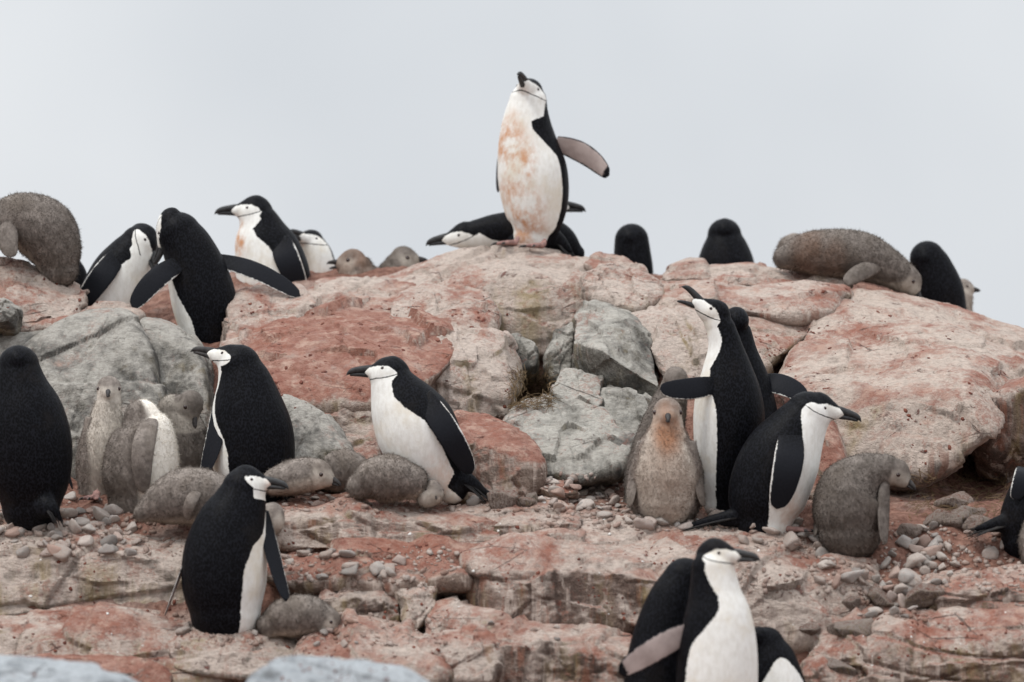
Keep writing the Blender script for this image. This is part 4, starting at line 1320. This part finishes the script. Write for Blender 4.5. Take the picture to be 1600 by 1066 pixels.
penguin('tiny chick peeping out from under the cream bellied penguin', 9.0,
        [(668, 778, 17), (676, 772, 18)], (0, -1, -.3), (677, 764), (.25, -.8, -.55), s=.60, w=[(0, 1), (1, 1)], **CH)
penguin('drooping grey chick huddled against the brooding penguin on the lower ledge', 8.58,
        [(420, 978, 20), (445, 966, 31), (480, 962, 32), (506, 970, 25)], (0, -.3, -1), (517, 972), (.50, -.35, -.80), (.8, -.1, .5), s=.80, w=WG, **CH)
penguin('brown headed chick with parted bill peering over the low pink crest rock', 11.0,
        [(566, 475, 38), (564, 446, 38), (556, 424, 28)], (-.8, -.4, 0), (547, 409), (-.98, -.18, .02), s=1.04, gape=.35, w=[(0, .8), (1, 1.2)], stains=[(548, 415, 40, .45)], tone=.8, **CH)
penguin('grey headed chick with dark bill resting on the rock beyond the brown headed one', 11.1,
        [(620, 464, 34), (620, 434, 32), (626, 418, 26)], (.8, -.2, 0), (634, 404), (.98, -.16, .06), s=1.02, w=[(0, .6), (1, 1.0)], tone=.72, **CH)
penguin('plump chick with a rusty throat facing us under the stretched wing', 9.05,
        [(1040, 775, 56), (1040, 742, 59), (1040, 706, 50), (1042, 680, 34), (1043, 664, 25)], (0, -1, 0), (1043, 646), (0, -1, -.08), s=1.14,
        w=[(0, .9), (.3, .95), (.6, .9), (.8, .9), (1, .7)], flips=[((1002, 690, -.02), (982, 792, -.06), 34, (-.8, -.6, 0), {}), ((1080, 690, -.02), (1098, 792, -.06), 34, (.8, -.6, 0), {})],
        stains=[(1043, 676, 32, .95), (1043, 640, 20, .2), (1040, 740, 55, .35)], **CH)
penguin('taller grey chick standing behind the rusty throated chick', 9.3,
        [(1012, 785, 36), (1018, 735, 39), (1032, 680, 36), (1046, 630, 27)], (.3, .95, 0), (1056, 594), (.15, .95, -.1), s=.98, w=WG, tone=0.85, **CH)
penguin('large sprawled chick with its bill on the huge pinkish boulder', 10.68,
        [(1226, 402, 18), (1258, 396, 32), (1305, 396, 38), (1350, 402, 38), (1390, 420, 29), (1412, 434, 24)], (0, -.2, -1), (1424, 441), (.58, -.25, -.78), (.75, 0, .65), s=.95, w=[(0, .3), (.85, .3), (1, .8)],
        flips=[((1372, 414, -.10), (1318, 440, -.14), 34, (.2, -.8, .5), {})], stains=[(1262, 396, 30, .4), (1300, 408, 24, .3)], tone=0.78, **CH)
penguin('small chick head rising behind the rump of the sprawled chick', 11.1,
        [(1236, 415, 22), (1238, 390, 24)], (0, 1, 0), (1242, 377), (.4, .9, 0), s=.68, w=WG, headpat=False, **CH)
penguin('crouching grey chick with bowed head on a ring of pebbles', 8.9,
        [(1328, 828, 50), (1328, 798, 58), (1334, 766, 54), (1356, 744, 38), (1382, 735, 26)], (.6, .2, -.5), (1404, 740), (.78, -.32, -.52), s=.95, w=[(0, .2), (.9, .3), (1, .9)], rd=.95,
        flips=[((1382, 752, -.07), (1380, 850, -.10), 34, (.75, -.7, 0), {}), ((1288, 770, .0), (1272, 838, .0), 26, (-.9, -.3, .1), {})], tone=0.72, **CH)
penguin('chick cut off by the frame edge beside the fanned tail', 8.86,
        [(1616, 872, 20), (1614, 845, 22), (1618, 820, 18)], (-.2, -.8, 0), (1622, 800), (-.3, -.9, 0), s=.6, w=WG, **CH)
penguin('small greyish chick whose bill juts out from behind the dark back near the sprawled chick', 11.3,
        [(1498, 500, 20), (1500, 476, 19), (1503, 462, 17)], (.7, -.5, 0), (1508, 449), (.97, -.15, -.06), s=.70, w=[(0, 1.2), (1, 1.2)], **CH)

# ------------------------------------------------------------------ pebbles
PEB = []
for k_ in range(9):
    g = np.random.default_rng(100 + k_)
    U, F = ico(3)
    n = g.normal(size=(11, 3))
    n /= np.linalg.norm(n, axis=1)[:, None]
    dd = g.uniform(.60, .92, 11)
    n = np.vstack([n, np.eye(3), -np.eye(3)])
    dd = np.r_[dd, np.ones(6)]
    r = (np.maximum(0, U @ n.T / dd) ** 15).sum(1) ** (-1 / 15)
    V = U * r[:, None] * np.array([1.0, g.uniform(.65, .9), g.uniform(.42, .62)])
    V += 0.05 * perlin(V * 2.5 + k_ * 7)[:, None] * U
    PEB.append(new_mesh('pebble', V, F, M_PEBBLE))


def pebbles(label, group, zone, count, lo, hi, seed):
    g = np.random.default_rng(seed)
    x0, y0, x1, y1 = zone
    for _ in range(count):
        for _t in range(8):
            px, py = g.uniform(x0, x1), g.uniform(y0, y1)
            h = hit(px, py)
            if h is not None and h[1][2] > 0.45:
                break
        else:
            continue
        loc, nor = h
        o = link('pebble', PEB[int(g.integers(len(PEB)))])
        r = g.uniform(lo, hi) / 2 * mpp(loc[1] - OFF) * g.choice([.65, .8, .95, 1.2])
        o.scale = (r, r, r)
        q = Vector(unit(nor + g.normal(0, .16, 3))).to_track_quat('Z', 'Y').to_euler()
        o.rotation_euler = (q.x, q.y, g.uniform(0, 6.28))
        o.location = loc + nor * r * .28
        tag(o, label, 'pebble', group)


pebbles('pale grey nest pebble on the cream ledge at the feet of the all black back', 'pebbles on the cream ledge', (-10, 800, 215, 868), 52, 16, 36, 1)
pebbles('nest pebble strewn before the sprawled and preening chicks', 'pebbles before the sprawled chick', (90, 780, 290, 850), 18, 12, 30, 2)
pebbles('small pebble at the foot of the big blue grey boulder', 'pebbles under the blue grey boulder', (845, 742, 985, 800), 40, 12, 28, 3)
pebbles('nest pebble in front of the rusty throated chick', 'pebbles before the rusty throated chick', (900, 785, 1150, 826), 30, 14, 34, 4)
pebbles('nest pebble around the feet of the leaning penguin', 'pebbles by the leaning penguin', (1150, 812, 1290, 852), 14, 16, 38, 5)
pebbles('smooth grey pebble heaped under the crouching grey chick', 'pebbles under the crouching chick', (1270, 842, 1500, 915), 48, 18, 42, 6)
pebbles('grey pebble spilling down the gap between the pink block and layered rock', 'pebbles in the gap', (1350, 900, 1450, 965), 20, 20, 38, 7)
pebbles('reddish pebble lying near the fanned tail at the frame edge', 'pebbles by the fanned tail', (1440, 815, 1600, 885), 24, 12, 32, 8)
pebbles('white grey pebble scattered on the red dusted slab', 'pebbles on the red dusted slab', (440, 862, 650, 918), 20, 14, 36, 9)
pebbles('pebble beside the tail of the cream bellied penguin', 'pebbles by the cream bellied penguin', (640, 772, 740, 792), 10, 12, 24, 10)
pebbles('pebble by the tail of the penguin looking up and away', 'pebbles below the dozing chick', (475, 770, 600, 790), 8, 14, 30, 11)
pebbles('pebble along the edge under the brooding penguin', 'pebbles under the brooding penguin', (270, 962, 540, 992), 14, 16, 34, 12)
pebbles('stray pebble on the lower stepped rocks', 'stray pebbles low on the slope', (480, 960, 960, 1040), 8, 10, 22, 13)


RUB = []
for k_ in range(10):
    g = np.random.default_rng(300 + k_)
    U, F = ico(4)
    n = g.normal(size=(9, 3))
    n /= np.linalg.norm(n, axis=1)[:, None]
    n = np.vstack([n, np.eye(3), -np.eye(3)])
    dd = np.r_[g.uniform(.58, .95, 9), np.ones(6)]
    r = (np.maximum(0, U @ n.T / dd) ** 26).sum(1) ** (-1 / 26)
    V = U * r[:, None] * np.array([1.0, g.uniform(.6, .85), g.uniform(.45, .7)])
    V += (0.07 * fbm(V * 1.8 + k_ * 7, 4))[:, None] * U
    RUB.append([new_mesh('rock', V, F, m_) for m_ in (M_LEDGE, M_PINK, M_PALE)])


def rubble(label, group, zone, count, lo, hi, seed):
    g = np.random.default_rng(seed)
    x0, y0, x1, y1 = zone
    for _ in range(count):
        h = hit(g.uniform(x0, x1), g.uniform(y0, y1))
        if h is None or h[1][2] < .25:
            continue
        loc, nor = h
        o = link('rock', RUB[int(g.integers(len(RUB)))][int(g.integers(3))])
        r = g.uniform(lo, hi) / 2 * mpp(loc[1] - OFF)
        o.scale = (r * 1.1, r, r)
        q = Vector(unit(nor + (0, 0, .8) + g.normal(0, .22, 3))).to_track_quat('Z', 'Y').to_euler()
        o.rotation_euler = (q.x, q.y, g.uniform(0, 6.28))
        o.location = loc - nor * r * .12
        tag(o, label, 'rock', group, 'thing')


rubble('broken stone in the gap below the heaped grey pebbles', 'broken stones in the gap', (1255, 930, 1440, 1050), 8, 30, 64, 43)
rubble('broken reddish stone in the hollow under the overhang', 'broken stones under the overhang', (1400, 780, 1580, 830), 8, 28, 64, 45)
rubble('broken stone tucked against the back of the pink ledge', 'broken stones at the back of the ledge', (780, 755, 960, 790), 6, 30, 60, 46)


def scatter(name, mat, zones, lo, hi, seed, flat=.4, minz=.2, clump=0.0):
    g = np.random.default_rng(seed)
    U, F = ico(1)
    V, FF_, off = [], [], 0
    for (x0, y0, x1, y1), count in zones:
        for _ in range(count):
            h = hit(g.uniform(x0, x1), g.uniform(y0, y1))
            if h is None or h[1][2] < minz or (clump and perlin(h[0][None] * 5.5 + seed)[0] + .5 * perlin(h[0][None] * 17 + seed)[0] < clump):
                continue
            loc, nor = h
            r = (lo + (hi - lo) * g.random() ** 2.2) / 2 * mpp(loc[1] - OFF)
            a = unit(np.cross(nor, g.normal(size=3)))
            b = np.cross(nor, a)
            q = U * (1 + g.normal(0, .22, (len(U), 1)))
            V.append(loc + r * (np.outer(q[:, 0] * g.uniform(.8, 1.7), a) + np.outer(q[:, 1], b) + np.outer(q[:, 2] * flat + flat * .3, nor)))
            FF_.append(F + off)
            off += len(U)
    o = link(name, new_mesh(name, np.vstack(V), np.vstack(FF_), mat))
    tag(o, kind='stuff')
    return o


o = scatter('guano_crumbs', M_CHIP, [((0, 425, 130, 500), 90), ((370, 445, 800, 640), 420), ((600, 395, 1000, 470), 60), ((1000, 415, 1600, 620), 420), ((1180, 480, 1290, 620), 160),
                                     ((430, 780, 1160, 960), 700), ((0, 800, 340, 1060), 260), ((440, 960, 1000, 1066), 420), ((1160, 830, 1600, 1066), 520), ((1200, 640, 1600, 860), 300)], 1.5, 6.5, 21, .3, .2, .10)
o['label'] = 'dark red crumbs of dried guano strewn over the rocks'
o = scatter('gravel', M_GRAVEL, [((0, 785, 330, 870), 420), ((430, 770, 900, 800), 260), ((840, 740, 1160, 830), 560), ((1150, 815, 1600, 930), 700), ((430, 855, 720, 925), 300), ((1340, 900, 1450, 970), 160), ((270, 960, 700, 1010), 220)], 3, 11, 22, .6)
o['label'] = 'fine pale gravel between the nest pebbles'


def straw(name, zones, seed):
    g = np.random.default_rng(seed)
    V, F = [], []
    for (x0, y0, x1, y1), count in zones:
        for _ in range(count):
            h = hit(g.uniform(x0, x1), g.uniform(y0, y1))
            if h is None:
                continue
            loc, nor = h
            d = unit(np.cross(nor, g.normal(size=3)) + nor * g.uniform(-.1, .5))
            L = g.uniform(.02, .07)
            s_ = unit(np.cross(d, nor + .01)) * g.uniform(.0006, .0012)
            p0 = loc + nor * g.uniform(0, .012)
            pts = [p0 - d * L / 2, p0 + nor * .006, p0 + d * L / 2 + unit(g.normal(size=3)) * L * .15]
            b = len(V)
            for p in pts:
                V += [p - s_, p + s_, p + nor * .0015]
            for k_ in range(2):
                for j in range(3):
                    F.append((b + k_ * 3 + j, b + k_ * 3 + (j + 1) % 3, b + k_ * 3 + 3 + (j + 1) % 3, b + k_ * 3 + 3 + j))
    o_ = link(name, new_mesh(name, np.array(V), F, M_STRAW, smooth=False))
    tag(o_, kind='stuff', label='dry brown straw of an old nest in the hollow of the boulders')


straw('straw', [((795, 580, 866, 640), 420), ((1420, 740, 1580, 810), 260)], 5)

o = scatter('shed_feathers', M_PFEATH, [((430, 780, 1160, 960), 36), ((0, 790, 340, 1040), 24), ((1160, 830, 1600, 1040), 30)], 2, 7, 23, .15)
o['label'] = 'tiny white shed feathers and droppings on the ledges'
